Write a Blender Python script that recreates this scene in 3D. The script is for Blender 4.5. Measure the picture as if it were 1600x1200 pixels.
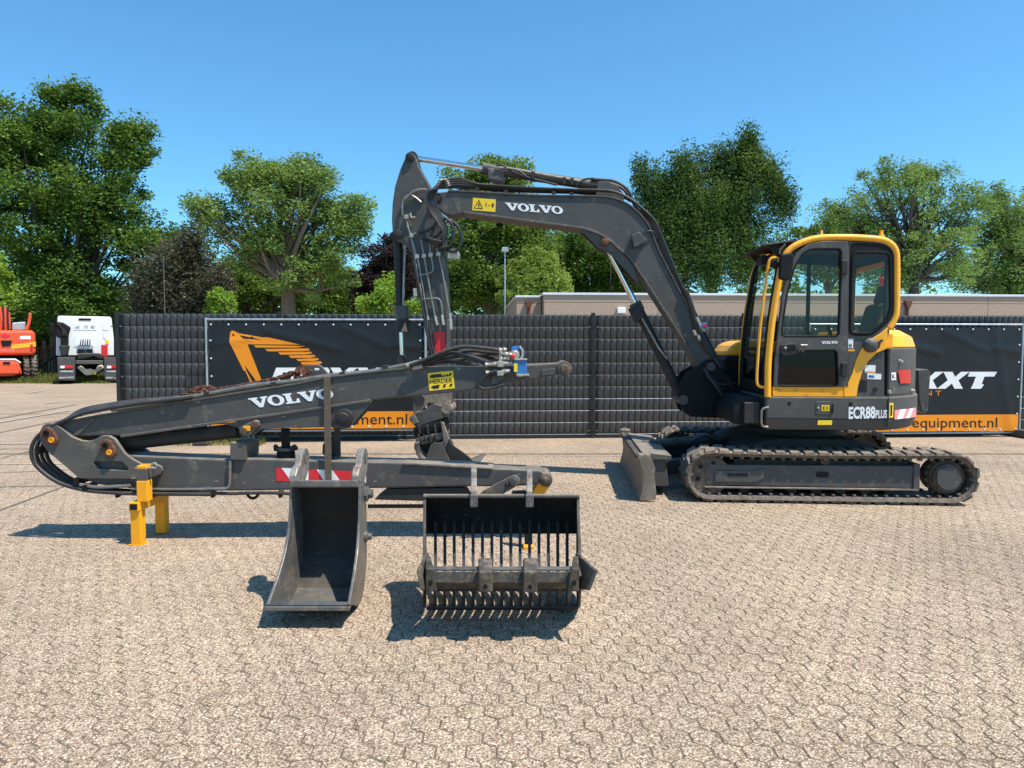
import bpy, bmesh, math, random
import numpy as np
from mathutils import Vector, Matrix
for o in list(bpy.data.objects): bpy.data.objects.remove(o)
S = bpy.context.scene
COL = S.collection
random.seed(7); RNG = np.random.default_rng(11)
# ------------------------------------------------------------ camera, sky, sun, exposure
FOC = 1110.0; EYE = 1.55; PITCH = math.atan(60/1110.0)
cam = bpy.data.objects.new('camera', bpy.data.cameras.new('camera')); COL.objects.link(cam)
cam.location = (0, 0, EYE); cam.rotation_euler = (math.pi/2-PITCH, 0, 0)
cam.data.sensor_width = 36; cam.data.lens = FOC/1600*36; cam.data.clip_start = .05; cam.data.clip_end = 3000
S.camera = cam
SUN = Vector((.45, -.25, 1.0)).normalized()
W = bpy.data.worlds.new('World'); S.world = W; W.use_nodes = True
wn = W.node_tree.nodes; wn.clear()
sky = wn.new('ShaderNodeTexSky'); sky.sky_type = 'NISHITA'; sky.sun_disc = False
sky.sun_elevation = math.asin(SUN.z); sky.sun_rotation = math.atan2(SUN.x, SUN.y)
sky.altitude = 0; sky.air_density = 1.0; sky.dust_density = .6; sky.ozone_density = 2.5
bg = wn.new('ShaderNodeBackground'); bg.inputs[1].default_value = .135
wo = wn.new('ShaderNodeOutputWorld')
tint = wn.new('ShaderNodeVectorMath'); tint.operation = 'MULTIPLY'; tint.inputs[1].default_value = (.52, .96, 1.12)      # deep clear blue over the whole sky
W.node_tree.links.new(sky.outputs[0], tint.inputs[0]); W.node_tree.links.new(tint.outputs[0], bg.inputs[0]); W.node_tree.links.new(bg.outputs[0], wo.inputs[0])
sl = bpy.data.lights.new('sun', 'SUN'); sl.energy = 5.0; sl.angle = math.radians(.53); sl.color = (1, .93, .82)
so = bpy.data.objects.new('sun', sl); COL.objects.link(so); so.location = (10, -5, 20)
so.rotation_euler = (-SUN).to_track_quat('-Z', 'Y').to_euler()
S.view_settings.view_transform = 'Standard'; S.view_settings.look = 'None'
S.view_settings.exposure = 0.5; S.view_settings.gamma = 1.0; S.view_settings.use_curve_mapping = False
S.render.engine = 'CYCLES'
S.cycles.max_bounces = 8; S.cycles.transparent_max_bounces = 16

# ------------------------------------------------------------ helpers
CP, SP = math.cos(PITCH), math.sin(PITCH)
def ray(px, py):
    a = (px-800)/FOC; b = (600-py)/FOC
    return Vector((a, CP+b*SP, -SP+b*CP))
def G(px, py, z=0.0):
    r = ray(px, py); t = (z-EYE)/r.z
    return Vector((r.x*t, r.y*t, z))
def at(px, py, Y):
    r = ray(px, py); t = Y/r.y
    return Vector((r.x*t, Y, EYE+r.z*t))
class Fr:
    """local frame of a thing: u along the picture, v away, w up"""
    def __init__(s, ox, oy, yaw=0.0):
        s.o = Vector((ox, oy, 0)); s.yaw = yaw; s.c = math.cos(yaw); s.s = math.sin(yaw)
    def loc(s, p):
        d = Vector(p)-s.o
        return Vector((d.x*s.c+d.y*s.s, -d.x*s.s+d.y*s.c, d.z))
    def at(s, px, py, v):
        r = ray(px, py); c = s.loc((0, 0, EYE))
        ru = r.x*s.c+r.y*s.s; rv = -r.x*s.s+r.y*s.c
        t = (v-c.y)/rv
        return (c.x+ru*t, c.z+r.z*t)
    def p3(s, px, py, v):
        u, w = s.at(px, py, v); return (u, v, w)
    def pl(s, pts, v): return [s.at(x, y, v) for x, y in pts]
def empty(name, loc=(0, 0, 0), rz=0, label=None, cat=None, group=None, kind=None):
    o = bpy.data.objects.new(name, None); COL.objects.link(o); o.location = loc; o.rotation_euler = (0, 0, rz)
    o.empty_display_size = .1
    tag(o, label, cat, group, kind); return o
def tag(o, label=None, cat=None, group=None, kind=None):
    if label: o['label'] = label
    if cat: o['category'] = cat
    if group: o['group'] = group
    if kind: o['kind'] = kind
    return o
def link(name, me, mat=None, parent=None):
    o = bpy.data.objects.new(name, me); COL.objects.link(o)
    if mat is not None and len(me.materials) == 0: me.materials.append(mat)
    if parent: o.parent = parent
    return o
def catmull(pts, n=6, closed=False):
    P = [Vector(p) for p in pts]; out = []
    N = len(P)
    rng = range(N if closed else N-1)
    for i in rng:
        if closed: a, b, c, d = P[(i-1) % N], P[i], P[(i+1) % N], P[(i+2) % N]
        else: a, b, c, d = P[max(i-1, 0)], P[i], P[i+1], P[min(i+2, N-1)]
        for k in range(n):
            t = k/n
            out.append(.5*((2*b)+(c-a)*t+(2*a-5*b+4*c-d)*t*t+(-a+3*b-3*c+d)*t**3))
    if not closed: out.append(P[-1])
    return out
def chaikin(pts, it=2, closed=True, q=.25):
    P = [tuple(p) for p in pts]
    for _ in range(it):
        o = []; N = len(P)
        for i in range(N if closed else N-1):
            a, b = P[i], P[(i+1) % N]
            if not closed and i == 0: o.append(a)
            o.append(tuple(a[k]*(1-q)+b[k]*q for k in range(len(a))))
            o.append(tuple(a[k]*q+b[k]*(1-q) for k in range(len(a))))
            if not closed and i == N-2: o.append(b)
        P = o
    return P
def rounded(pts, r, n=4):
    """fillet every corner of a closed polygon"""
    out = []; N = len(pts)
    for i in range(N):
        a, b, c = Vector(pts[i-1]), Vector(pts[i]), Vector(pts[(i+1) % N])
        d1 = (a-b); d2 = (c-b); l = min(r, d1.length*.45, d2.length*.45)
        p = b+d1.normalized()*l; q = b+d2.normalized()*l
        for k in range(n+1):
            t = k/n
            out.append(tuple((1-t)**2*p+2*t*(1-t)*b+t*t*q))
    return out
class MB:
    def __init__(s): s.v = []; s.f = []; s.sm = []
    def add(s, vs, fs, smooth=False):
        n = len(s.v); s.v += [tuple(v) for v in vs]
        s.f += [tuple(i+n for i in f) for f in fs]; s.sm += [smooth]*len(fs); return s
    def box(s, x0, x1, y0, y1, z0, z1):
        return s.add([(x0, y0, z0), (x1, y0, z0), (x1, y1, z0), (x0, y1, z0), (x0, y0, z1), (x1, y0, z1), (x1, y1, z1), (x0, y1, z1)],
              [(0, 3, 2, 1), (4, 5, 6, 7), (0, 1, 5, 4), (1, 2, 6, 5), (2, 3, 7, 6), (3, 0, 4, 7)])
    def hexa(s, b, t):
        return s.add(list(b)+list(t), [(0, 3, 2, 1), (4, 5, 6, 7), (0, 1, 5, 4), (1, 2, 6, 5), (2, 3, 7, 6), (3, 0, 4, 7)])
    def prism(s, pts, v0, v1, smooth=False):
        n = len(pts)
        s.add([(u, v0, w) for u, w in pts]+[(u, v1, w) for u, w in pts], [tuple(range(n)), tuple(range(2*n-1, n-1, -1))])
        m = len(s.v)-2*n
        for i in range(n):
            j = (i+1) % n; s.f.append((m+i, m+n+i, m+n+j, m+j)); s.sm.append(smooth)
        return s
    def prism_z(s, pts, z0, z1, smooth=False, pts1=None):
        n = len(pts); p1 = pts1 or pts
        s.add([(x, y, z0) for x, y in pts]+[(x, y, z1) for x, y in p1], [tuple(range(n-1, -1, -1)), tuple(range(n, 2*n))])
        m = len(s.v)-2*n
        for i in range(n):
            j = (i+1) % n; s.f.append((m+i, m+j, m+n+j, m+n+i)); s.sm.append(smooth)
        return s
    def strip(s, path, v0, v1, th, smooth=True):
        """plate following an open (u,w) path, between v0 and v1, thickness th"""
        P = [Vector(p) for p in path]; N = len(P); up = []; 
        for i in range(N):
            d = (P[min(i+1, N-1)]-P[max(i-1, 0)]).normalized(); nrm = Vector((-d.y, d.x))*th
            up.append(P[i]+nrm)
        poly = [tuple(p) for p in P]+[tuple(p) for p in reversed(up)]
        vs = [(u, v0, w) for u, w in poly]+[(u, v1, w) for u, w in poly]; M = len(poly); fs = []
        for i in range(N-1):
            a, b = i, i+1; c, d = M-1-i-1, M-1-i
            fs += [(a, b, c, d), (M+a, M+d, M+c, M+b), (a, M+a, M+b, b), (d, c, M+c, M+d)]
        fs += [(0, M-1, 2*M-1, M), (N-1, M+N-1, M+N, N)]
        return s.add(vs, fs, False)
    def tube(s, pts, r, n=8, cap=True, closed=False):
        P = [Vector(p) for p in pts]; N = len(P)
        R = r if isinstance(r, (list, tuple)) else [r]*N
        t0 = (P[1]-P[0]).normalized()
        nrm = t0.orthogonal().normalized(); rings = []
        for i in range(N):
            if closed: t = (P[(i+1) % N]-P[i-1]).normalized()
            else: t = (P[min(i+1, N-1)]-P[max(i-1, 0)])
            if t.length < 1e-9: t = t0
            t = t.normalized()
            nrm = (nrm-t*nrm.dot(t))
            nrm = nrm.normalized() if nrm.length > 1e-6 else t.orthogonal().normalized()
            b = t.cross(nrm)
            rings.append([P[i]+(nrm*math.cos(2*math.pi*k/n)+b*math.sin(2*math.pi*k/n))*R[i] for k in range(n)])
        vs = [q for rg in rings for q in rg]; fs = []
        for i in range(N if closed else N-1):
            j = (i+1) % N
            for k in range(n): fs.append((i*n+k, i*n+(k+1) % n, j*n+(k+1) % n, j*n+k))
        s.add(vs, fs, True)
        if cap and not closed:
            m = len(s.v)-N*n
            s.f += [tuple(m+k for k in range(n-1, -1, -1)), tuple(m+(N-1)*n+k for k in range(n))]; s.sm += [False, False]
        return s
    def cyl(s, p0, p1, r0, r1=None, n=16): 
        return s.tube([p0, p1], [r0, r0 if r1 is None else r1], n)
    def lathe(s, c, prof, n=20, axis='y'):
        """prof: list of (radius, offset along axis)"""
        vs = []
        for r, h in prof:
            for k in range(n):
                a = 2*math.pi*k/n
                d = (r*math.cos(a), h, r*math.sin(a)) if axis == 'y' else ((r*math.cos(a), r*math.sin(a), h) if axis == 'z' else (h, r*math.cos(a), r*math.sin(a)))
                vs.append((c[0]+d[0], c[1]+d[1], c[2]+d[2]))
        fs = []
        for i in range(len(prof)-1):
            for k in range(n): fs.append((i*n+k, i*n+(k+1) % n, (i+1)*n+(k+1) % n, (i+1)*n+k))
        s.add(vs, fs, True)
        m = len(s.v)-len(prof)*n
        s.f += [tuple(m+k for k in range(n)), tuple(m+(len(prof)-1)*n+k for k in range(n))]; s.sm += [False, False]
        return s
    def ring(s, outer, inner):
        """flat ring (decal O) from two loops of 3-D points"""
        n = len(outer)
        return s.add(list(outer)+list(inner), [(i, (i+1) % n, n+(i+1) % n, n+i) for i in range(n)])
    def build(s, name, mat, parent=None, bevel=0.0, seg=2, fix=True):
        me = bpy.data.meshes.new(name); me.from_pydata(s.v, [], s.f)
        if fix:
            bm = bmesh.new(); bm.from_mesh(me); bmesh.ops.recalc_face_normals(bm, faces=bm.faces); bm.to_mesh(me); bm.free()
        me.polygons.foreach_set('use_smooth', s.sm)
        me.update()
        if any(s.sm): me.set_sharp_from_angle(angle=.65)
        o = link(name, me, mat, parent)
        if bevel:
            m = o.modifiers.new('bevel', 'BEVEL'); m.width = bevel; m.segments = seg; m.limit_method = 'ANGLE'; m.angle_limit = .6
        return o
def plate(name, outer, holes, v, th, mat, parent, bevel=.004):
    """plate in the u-w plane with holes (curve fill), centred on v"""
    cu = bpy.data.curves.new(name, 'CURVE'); cu.dimensions = '2D'; cu.fill_mode = 'BOTH'; cu.extrude = max(th/2-bevel, .0005); cu.bevel_depth = bevel; cu.bevel_resolution = 1
    for loop in [outer]+list(holes):
        sp = cu.splines.new('POLY'); sp.points.add(len(loop)-1)
        for q, p in zip(sp.points, loop): q.co = (p[0], p[1], 0, 1)
        sp.use_cyclic_u = True
    tmp = bpy.data.objects.new('tmp', cu); COL.objects.link(tmp)
    me = bpy.data.meshes.new_from_object(tmp.evaluated_get(bpy.context.evaluated_depsgraph_get()))
    bpy.data.objects.remove(tmp); bpy.data.curves.remove(cu)
    co = np.empty(len(me.vertices)*3); me.vertices.foreach_get('co', co); co = co.reshape(-1, 3)
    co = np.stack([co[:, 0], v-co[:, 2], co[:, 1]], 1); me.vertices.foreach_set('co', co.ravel()); me.update()
    me.name = name
    return link(name, me, mat, parent)
_gl = {}
def glyphs(body, bold=0.0, spacing=1.0, shear=0.0):
    k = (body, bold, spacing, shear)
    if k in _gl: return _gl[k]
    cu = bpy.data.curves.new('t', 'FONT'); cu.body = body; cu.offset = bold; cu.space_character = spacing; cu.shear = shear; cu.resolution_u = 3
    tmp = bpy.data.objects.new('tmp', cu); COL.objects.link(tmp)
    me = bpy.data.meshes.new_from_object(tmp.evaluated_get(bpy.context.evaluated_depsgraph_get()))
    bpy.data.objects.remove(tmp)
    v = np.array([tuple(p.co)[:2] for p in me.vertices]); f = [tuple(p.vertices) for p in me.polygons]
    mn = v.min(0); mx = v.max(0); v = (v-mn)/(mx-mn)
    _gl[k] = (v, f); return _gl[k]
def text_px(fr, name, body, bl, br, tl, v, mat, parent, bold=0.0, spacing=1.0, shear=0.0):
    """lettering fitted on a flat face: bottom-left, bottom-right, top-left corners measured on that face"""
    vv, f = glyphs(body, bold, spacing, shear)
    bl, br, tl = (Vector(fr.at(p[0], p[1], v)) for p in (bl, br, tl))
    pts = []
    for x, y in vv:
        q = bl+(br-bl)*float(x)+(tl-bl)*float(y); pts.append((q.x, v, q.y))
    return MB().add(pts, f).build(name, mat, parent)
SLAB = {'V': [(0, 1), (.62, 1), (.62, .87), (.5, .87), (.72, .36), (.93, .87), (.8, .87), (.8, 1), (1.3, 1), (1.3, .87), (1.19, .87), (.78, 0), (.52, 0), (.11, .87), (0, .87)],
        'L': [(0, 1), (.62, 1), (.62, .87), (.48, .87), (.48, .15), (.74, .15), (.84, .42), (.98, .42), (.98, 0), (0, 0), (0, .13), (.13, .13), (.13, .87), (0, .87)]}
def volvo_px(fr, name, bl, br, tl, v, mat, parent):
    bl, br, tl = (Vector(fr.at(p[0], p[1], v)) for p in (bl, br, tl))
    tot = 5.71; x0 = 0; m = MB()
    def mp(x, y):
        q = bl+(br-bl)*(x/tot)+(tl-bl)*y; return (q.x, v, q.y)
    for ch in 'VOLVO':
        if ch == 'O':
            o = []; i = []
            for k in range(28):
                a = 2*math.pi*k/28
                o.append(mp(x0+.56+.57*math.cos(a), .5+.53*math.sin(a))); i.append(mp(x0+.56+.26*math.cos(a), .5+.37*math.sin(a)))
            m.ring(o, i); x0 += 1.14
        else:
            p = SLAB[ch]; m.add([mp(x0+x, y) for x, y in p], [tuple(range(len(p)))]); x0 += 1.22 if ch == 'V' else 1.0
    return m.build(name, mat, parent)

# ------------------------------------------------------------ materials
def mat(name, col, rough=.6, metal=0.0, var=.15, scale=6.0, dust=0.0, dustcol=(.38, .31, .23), bump=0.0, bscale=60, spec=.5, wear=None, wearamt=.0, coat=0.0, chips=None):
    m = bpy.data.materials.new(name); m.use_nodes = True; nt = m.node_tree; N = nt.nodes; L = nt.links
    b = N['Principled BSDF']; b.inputs['Roughness'].default_value = rough; b.inputs['Metallic'].default_value = metal
    b.inputs['Specular IOR Level'].default_value = spec
    if coat: b.inputs['Coat Weight'].default_value = coat; b.inputs['Coat Roughness'].default_value = .15
    tc = N.new('ShaderNodeTexCoord'); nz = N.new('ShaderNodeTexNoise'); nz.inputs['Scale'].default_value = scale; nz.inputs['Detail'].default_value = 6; nz.inputs['Roughness'].default_value = .65
    L.new(tc.outputs['Object'], nz.inputs['Vector'])
    mr = N.new('ShaderNodeMapRange'); mr.inputs[1].default_value = .3; mr.inputs[2].default_value = .7; mr.inputs[3].default_value = 1-var; mr.inputs[4].default_value = 1+var
    L.new(nz.outputs[0], mr.inputs[0])
    mx = N.new('ShaderNodeVectorMath'); mx.operation = 'SCALE'; mx.inputs[0].default_value = col; L.new(mr.outputs[0], mx.inputs['Scale'])
    out = mx.outputs[0]
    if wear:
        n2 = N.new('ShaderNodeTexNoise'); n2.inputs['Scale'].default_value = scale*2.3; n2.inputs['Detail'].default_value = 8; n2.inputs['Roughness'].default_value = .7
        L.new(tc.outputs['Object'], n2.inputs['Vector'])
        r2 = N.new('ShaderNodeMapRange'); r2.inputs[1].default_value = .62-wearamt*.3; r2.inputs[2].default_value = .70-wearamt*.25; L.new(n2.outputs[0], r2.inputs[0])
        q = N.new('ShaderNodeMix'); q.data_type = 'RGBA'; L.new(r2.outputs[0], q.inputs['Factor']); L.new(out, q.inputs['A']); q.inputs['B'].default_value = (*wear, 1); out = q.outputs['Result']
    if chips:      # scratches and stone chips through the paint
        n4 = N.new('ShaderNodeTexNoise'); n4.inputs['Scale'].default_value = 38; n4.inputs['Detail'].default_value = 2; n4.inputs['Roughness'].default_value = .4
        mp_ = N.new('ShaderNodeMapping'); mp_.inputs['Scale'].default_value = (.35, 1, 1.3); mp_.inputs['Rotation'].default_value = (0, .3, 0); L.new(tc.outputs['Object'], mp_.inputs['Vector']); L.new(mp_.outputs[0], n4.inputs['Vector'])
        r5 = N.new('ShaderNodeMapRange'); r5.inputs[1].default_value = .725; r5.inputs[2].default_value = .76; r5.inputs[4].default_value = .75; L.new(n4.outputs[0], r5.inputs[0])
        q = N.new('ShaderNodeMix'); q.data_type = 'RGBA'; L.new(r5.outputs[0], q.inputs['Factor']); L.new(out, q.inputs['A']); q.inputs['B'].default_value = (*chips, 1); out = q.outputs['Result']
    if dust:
        g = N.new('ShaderNodeNewGeometry'); sx = N.new('ShaderNodeSeparateXYZ'); L.new(g.outputs['Normal'], sx.inputs[0])
        r3 = N.new('ShaderNodeMapRange'); r3.inputs[1].default_value = .25; r3.inputs[2].default_value = 1.0; r3.inputs[3].default_value = dust*.12; r3.inputs[4].default_value = dust; L.new(sx.outputs['Z'], r3.inputs[0])
        n3 = N.new('ShaderNodeTexNoise'); n3.inputs['Scale'].default_value = 9; n3.inputs['Detail'].default_value = 5; L.new(tc.outputs['Object'], n3.inputs['Vector'])
        mm = N.new('ShaderNodeMath'); mm.operation = 'MULTIPLY'; L.new(r3.outputs[0], mm.inputs[0])
        r4 = N.new('ShaderNodeMapRange'); r4.inputs[1].default_value = .3; r4.inputs[2].default_value = .65; r4.inputs[3].default_value = .35; L.new(n3.outputs[0], r4.inputs[0]); L.new(r4.outputs[0], mm.inputs[1])
        q = N.new('ShaderNodeMix'); q.data_type = 'RGBA'; L.new(mm.outputs[0], q.inputs['Factor']); L.new(out, q.inputs['A']); q.inputs['B'].default_value = (*dustcol, 1); out = q.outputs['Result']
    L.new(out, b.inputs['Base Color'])
    rr = N.new('ShaderNodeMapRange'); rr.inputs[1].default_value = .3; rr.inputs[2].default_value = .7; rr.inputs[3].default_value = max(rough-.12, .03); rr.inputs[4].default_value = min(rough+.12, 1)
    L.new(nz.outputs[0], rr.inputs[0]); L.new(rr.outputs[0], b.inputs['Roughness'])
    if bump:
        nb = N.new('ShaderNodeTexNoise'); nb.inputs['Scale'].default_value = bscale; nb.inputs['Detail'].default_value = 5; L.new(tc.outputs['Object'], nb.inputs['Vector'])
        bp = N.new('ShaderNodeBump'); bp.inputs['Strength'].default_value = bump; bp.inputs['Distance'].default_value = .01
        L.new(nb.outputs[0], bp.inputs['Height']); L.new(bp.outputs[0], b.inputs['Normal'])
    return m
def leafmat(name, dark, mid, light, trans=.25, tree_scale=.55):
    m = bpy.data.materials.new(name); m.use_nodes = True; nt = m.node_tree; N = nt.nodes; L = nt.links
    for n in list(N): N.remove(n)
    g = N.new('ShaderNodeNewGeometry'); cr = N.new('ShaderNodeValToRGB')
    cr.color_ramp.elements[0].color = (*dark, 1); cr.color_ramp.elements[1].color = (*light, 1); e = cr.color_ramp.elements.new(.5); e.color = (*mid, 1)
    tc = N.new('ShaderNodeTexCoord'); nz = N.new('ShaderNodeTexNoise'); nz.inputs['Scale'].default_value = tree_scale; nz.inputs['Detail'].default_value = 3
    L.new(tc.outputs['Object'], nz.inputs['Vector'])
    ad = N.new('ShaderNodeMath'); ad.operation = 'MULTIPLY_ADD'; ad.inputs[1].default_value = .38; L.new(g.outputs['Random Per Island'], ad.inputs[0])
    sb = N.new('ShaderNodeMapRange'); sb.inputs[1].default_value = .3; sb.inputs[2].default_value = .7; sb.inputs[3].default_value = 0; sb.inputs[4].default_value = .62; L.new(nz.outputs[0], sb.inputs[0])
    L.new(sb.outputs[0], ad.inputs[2]); L.new(ad.outputs[0], cr.inputs[0])
    d = N.new('ShaderNodeBsdfDiffuse'); t = N.new('ShaderNodeBsdfTranslucent'); gl = N.new('ShaderNodeBsdfGlossy'); gl.inputs['Roughness'].default_value = .45
    L.new(cr.outputs[0], d.inputs[0])
    hs = N.new('ShaderNodeHueSaturation'); hs.inputs['Hue'].default_value = .485; hs.inputs['Value'].default_value = 1.3; L.new(cr.outputs[0], hs.inputs['Color']); L.new(hs.outputs[0], t.inputs[0])
    x = N.new('ShaderNodeMixShader'); x.inputs[0].default_value = trans; L.new(d.outputs[0], x.inputs[1]); L.new(t.outputs[0], x.inputs[2])
    y = N.new('ShaderNodeMixShader'); y.inputs[0].default_value = .012; L.new(x.outputs[0], y.inputs[1]); L.new(gl.outputs[0], y.inputs[2])
    o = N.new('ShaderNodeOutputMaterial'); L.new(y.outputs[0], o.inputs[0]); return m
def glassmat(name, tint, gloss=.10):
    m = bpy.data.materials.new(name); m.use_nodes = True; nt = m.node_tree; N = nt.nodes; L = nt.links
    for n in list(N): N.remove(n)
    t = N.new('ShaderNodeBsdfTransparent'); t.inputs[0].default_value = (*tint, 1); g = N.new('ShaderNodeBsdfGlossy'); g.inputs['Roughness'].default_value = .02
    f = N.new('ShaderNodeFresnel'); f.inputs[0].default_value = 1.28; a = N.new('ShaderNodeMath'); a.operation = 'ADD'; a.inputs[1].default_value = gloss; L.new(f.outputs[0], a.inputs[0])
    x = N.new('ShaderNodeMixShader'); L.new(a.outputs[0], x.inputs[0]); L.new(t.outputs[0], x.inputs[1]); L.new(g.outputs[0], x.inputs[2])
    o = N.new('ShaderNodeOutputMaterial'); L.new(x.outputs[0], o.inputs[0]); return m
M = {}
M['grey'] = mat('grey_paint', (.062, .061, .061), .5, var=.16, scale=3, dust=.5, wear=(.12, .108, .092), wearamt=.14, spec=.3, chips=(.30, .28, .25))
M['grey2'] = mat('grey_paint_dusty', (.078, .074, .069), .55, var=.18, scale=4, dust=.6, wear=(.16, .138, .11), wearamt=.22, spec=.3, chips=(.34, .31, .27))
M['dark'] = mat('dark_metal', (.020, .020, .022), .6, var=.3, scale=8, dust=.3, spec=.3)
M['black'] = mat('black_plastic_and_shade', (.010, .010, .011), .6, var=.3, spec=.2)  # plastic parts; also shade put into the colour of bracket and deck front
M['hose'] = mat('hose_rubber', (.016, .016, .017), .42, var=.2, scale=20, dust=.25, spec=.5)
M['steel'] = mat('zinc_pipe', (.24, .23, .21), .45, metal=.6, var=.2, scale=15)
M['zinc'] = mat('zinc_fitting', (.42, .39, .33), .4, metal=.5, var=.25, scale=40)
M['chrome'] = mat('chrome_rod', (.75, .75, .76), .12, metal=1.0, var=.03)
M['yellow'] = mat('yellow_paint', (.95, .42, .022), .42, var=.10, scale=3, chips=(.45, .33, .2), wear=(.55, .33, .12), wearamt=.05, dust=.15, dustcol=(.7, .55, .35), spec=.4)
M['orange'] = mat('amber_paint', (.86, .36, .006), .5, var=.1, scale=5, wear=(.4, .2, .05), wearamt=.14)
M['rubber'] = mat('track_rubber', (.068, .055, .044), .85, var=.3, scale=9, dust=.7, dustcol=(.27, .215, .165), wear=(.15, .118, .088), wearamt=.5, bump=.6, bscale=40)
M['rustbrown'] = mat('dusty_brown_steel', (.07, .052, .04), .75, var=.35, scale=8, dust=.5, wear=(.15, .105, .07), wearamt=.4)
M['bladefront'] = mat('brown_scoured_steel', (.15, .10, .07), .6, var=.3, scale=4, wear=(.24, .17, .12), wearamt=.45, dust=.3)
M['blade'] = mat('worn_blade_steel', (.14, .115, .093), .6, var=.3, scale=5, wear=(.24, .19, .145), wearamt=.4, dust=.4)
M['rust'] = mat('rust', (.16, .06, .03), .85, var=.45, scale=25, wear=(.07, .03, .02), wearamt=.5)
M['wornsteel'] = mat('worn_bucket_steel', (.135, .13, .123), .42, metal=.35, var=.3, scale=6, wear=(.24, .2, .15), wearamt=.35, chips=(.4, .38, .34))
M['bucketblack'] = mat('black_paint_and_shade', (.011, .012, .014), .55, var=.3, scale=7, wear=(.06, .055, .05), wearamt=.08, dust=.25, spec=.3, chips=(.15, .14, .13))  # paint of the slotted bucket; inside the narrow one it stands for shade
M['white'] = mat('white_print', (.8, .8, .79), .6, var=.03)
M['red'] = mat('red_print', (.62, .02, .025), .5, var=.08)
M['pink'] = mat('faded_red_print', (.75, .28, .28), .55, var=.08)
M['decalyellow'] = mat('yellow_sticker', (.85, .58, .02), .5, var=.05)
M['ink'] = mat('black_print', (.01, .01, .01), .5, var=.05)
M['redlens'] = mat('red_lens', (.55, .008, .008), .15, var=.1, spec=.7)
M['blue'] = mat('blue_paint', (.03, .16, .42), .45, var=.15, scale=20)
M['strap'] = mat('brown_strap', (.115, .085, .06), .85, var=.25, scale=30, bump=.4, bscale=200)
M['glass'] = glassmat('cab_glass', (.86, .90, .87), .004)
M['glassdark'] = glassmat('tinted_glass', (.07, .07, .055), .02)
M['seat'] = mat('seat_fabric', (.06, .065, .065), .9, var=.2)
M['tile'] = mat('anthracite_tile', (.098, .105, .112), .5, var=.16, scale=2.2, dust=.12, spec=.4)
M['post'] = mat('anthracite_post', (.014, .015, .016), .5, var=.15)
M['galv'] = mat('galvanised_tube', (.42, .45, .47), .4, metal=.5, var=.15, scale=12)
M['banner'] = mat('black_banner', (.013, .0155, .018), .4, var=.15, scale=2, spec=.35)
M['bannerorange'] = mat('orange_banner', (.80, .26, .003), .5, var=.06, scale=2)
M['concrete'] = mat('concrete_foot', (.06, .06, .06), .8, var=.2)
M['bark'] = mat('bark', (.16, .12, .08), .9, var=.35, scale=3, bump=.6, bscale=12)
M['barkdark'] = mat('dark_bark', (.05, .042, .033), .9, var=.35, scale=3)
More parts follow.
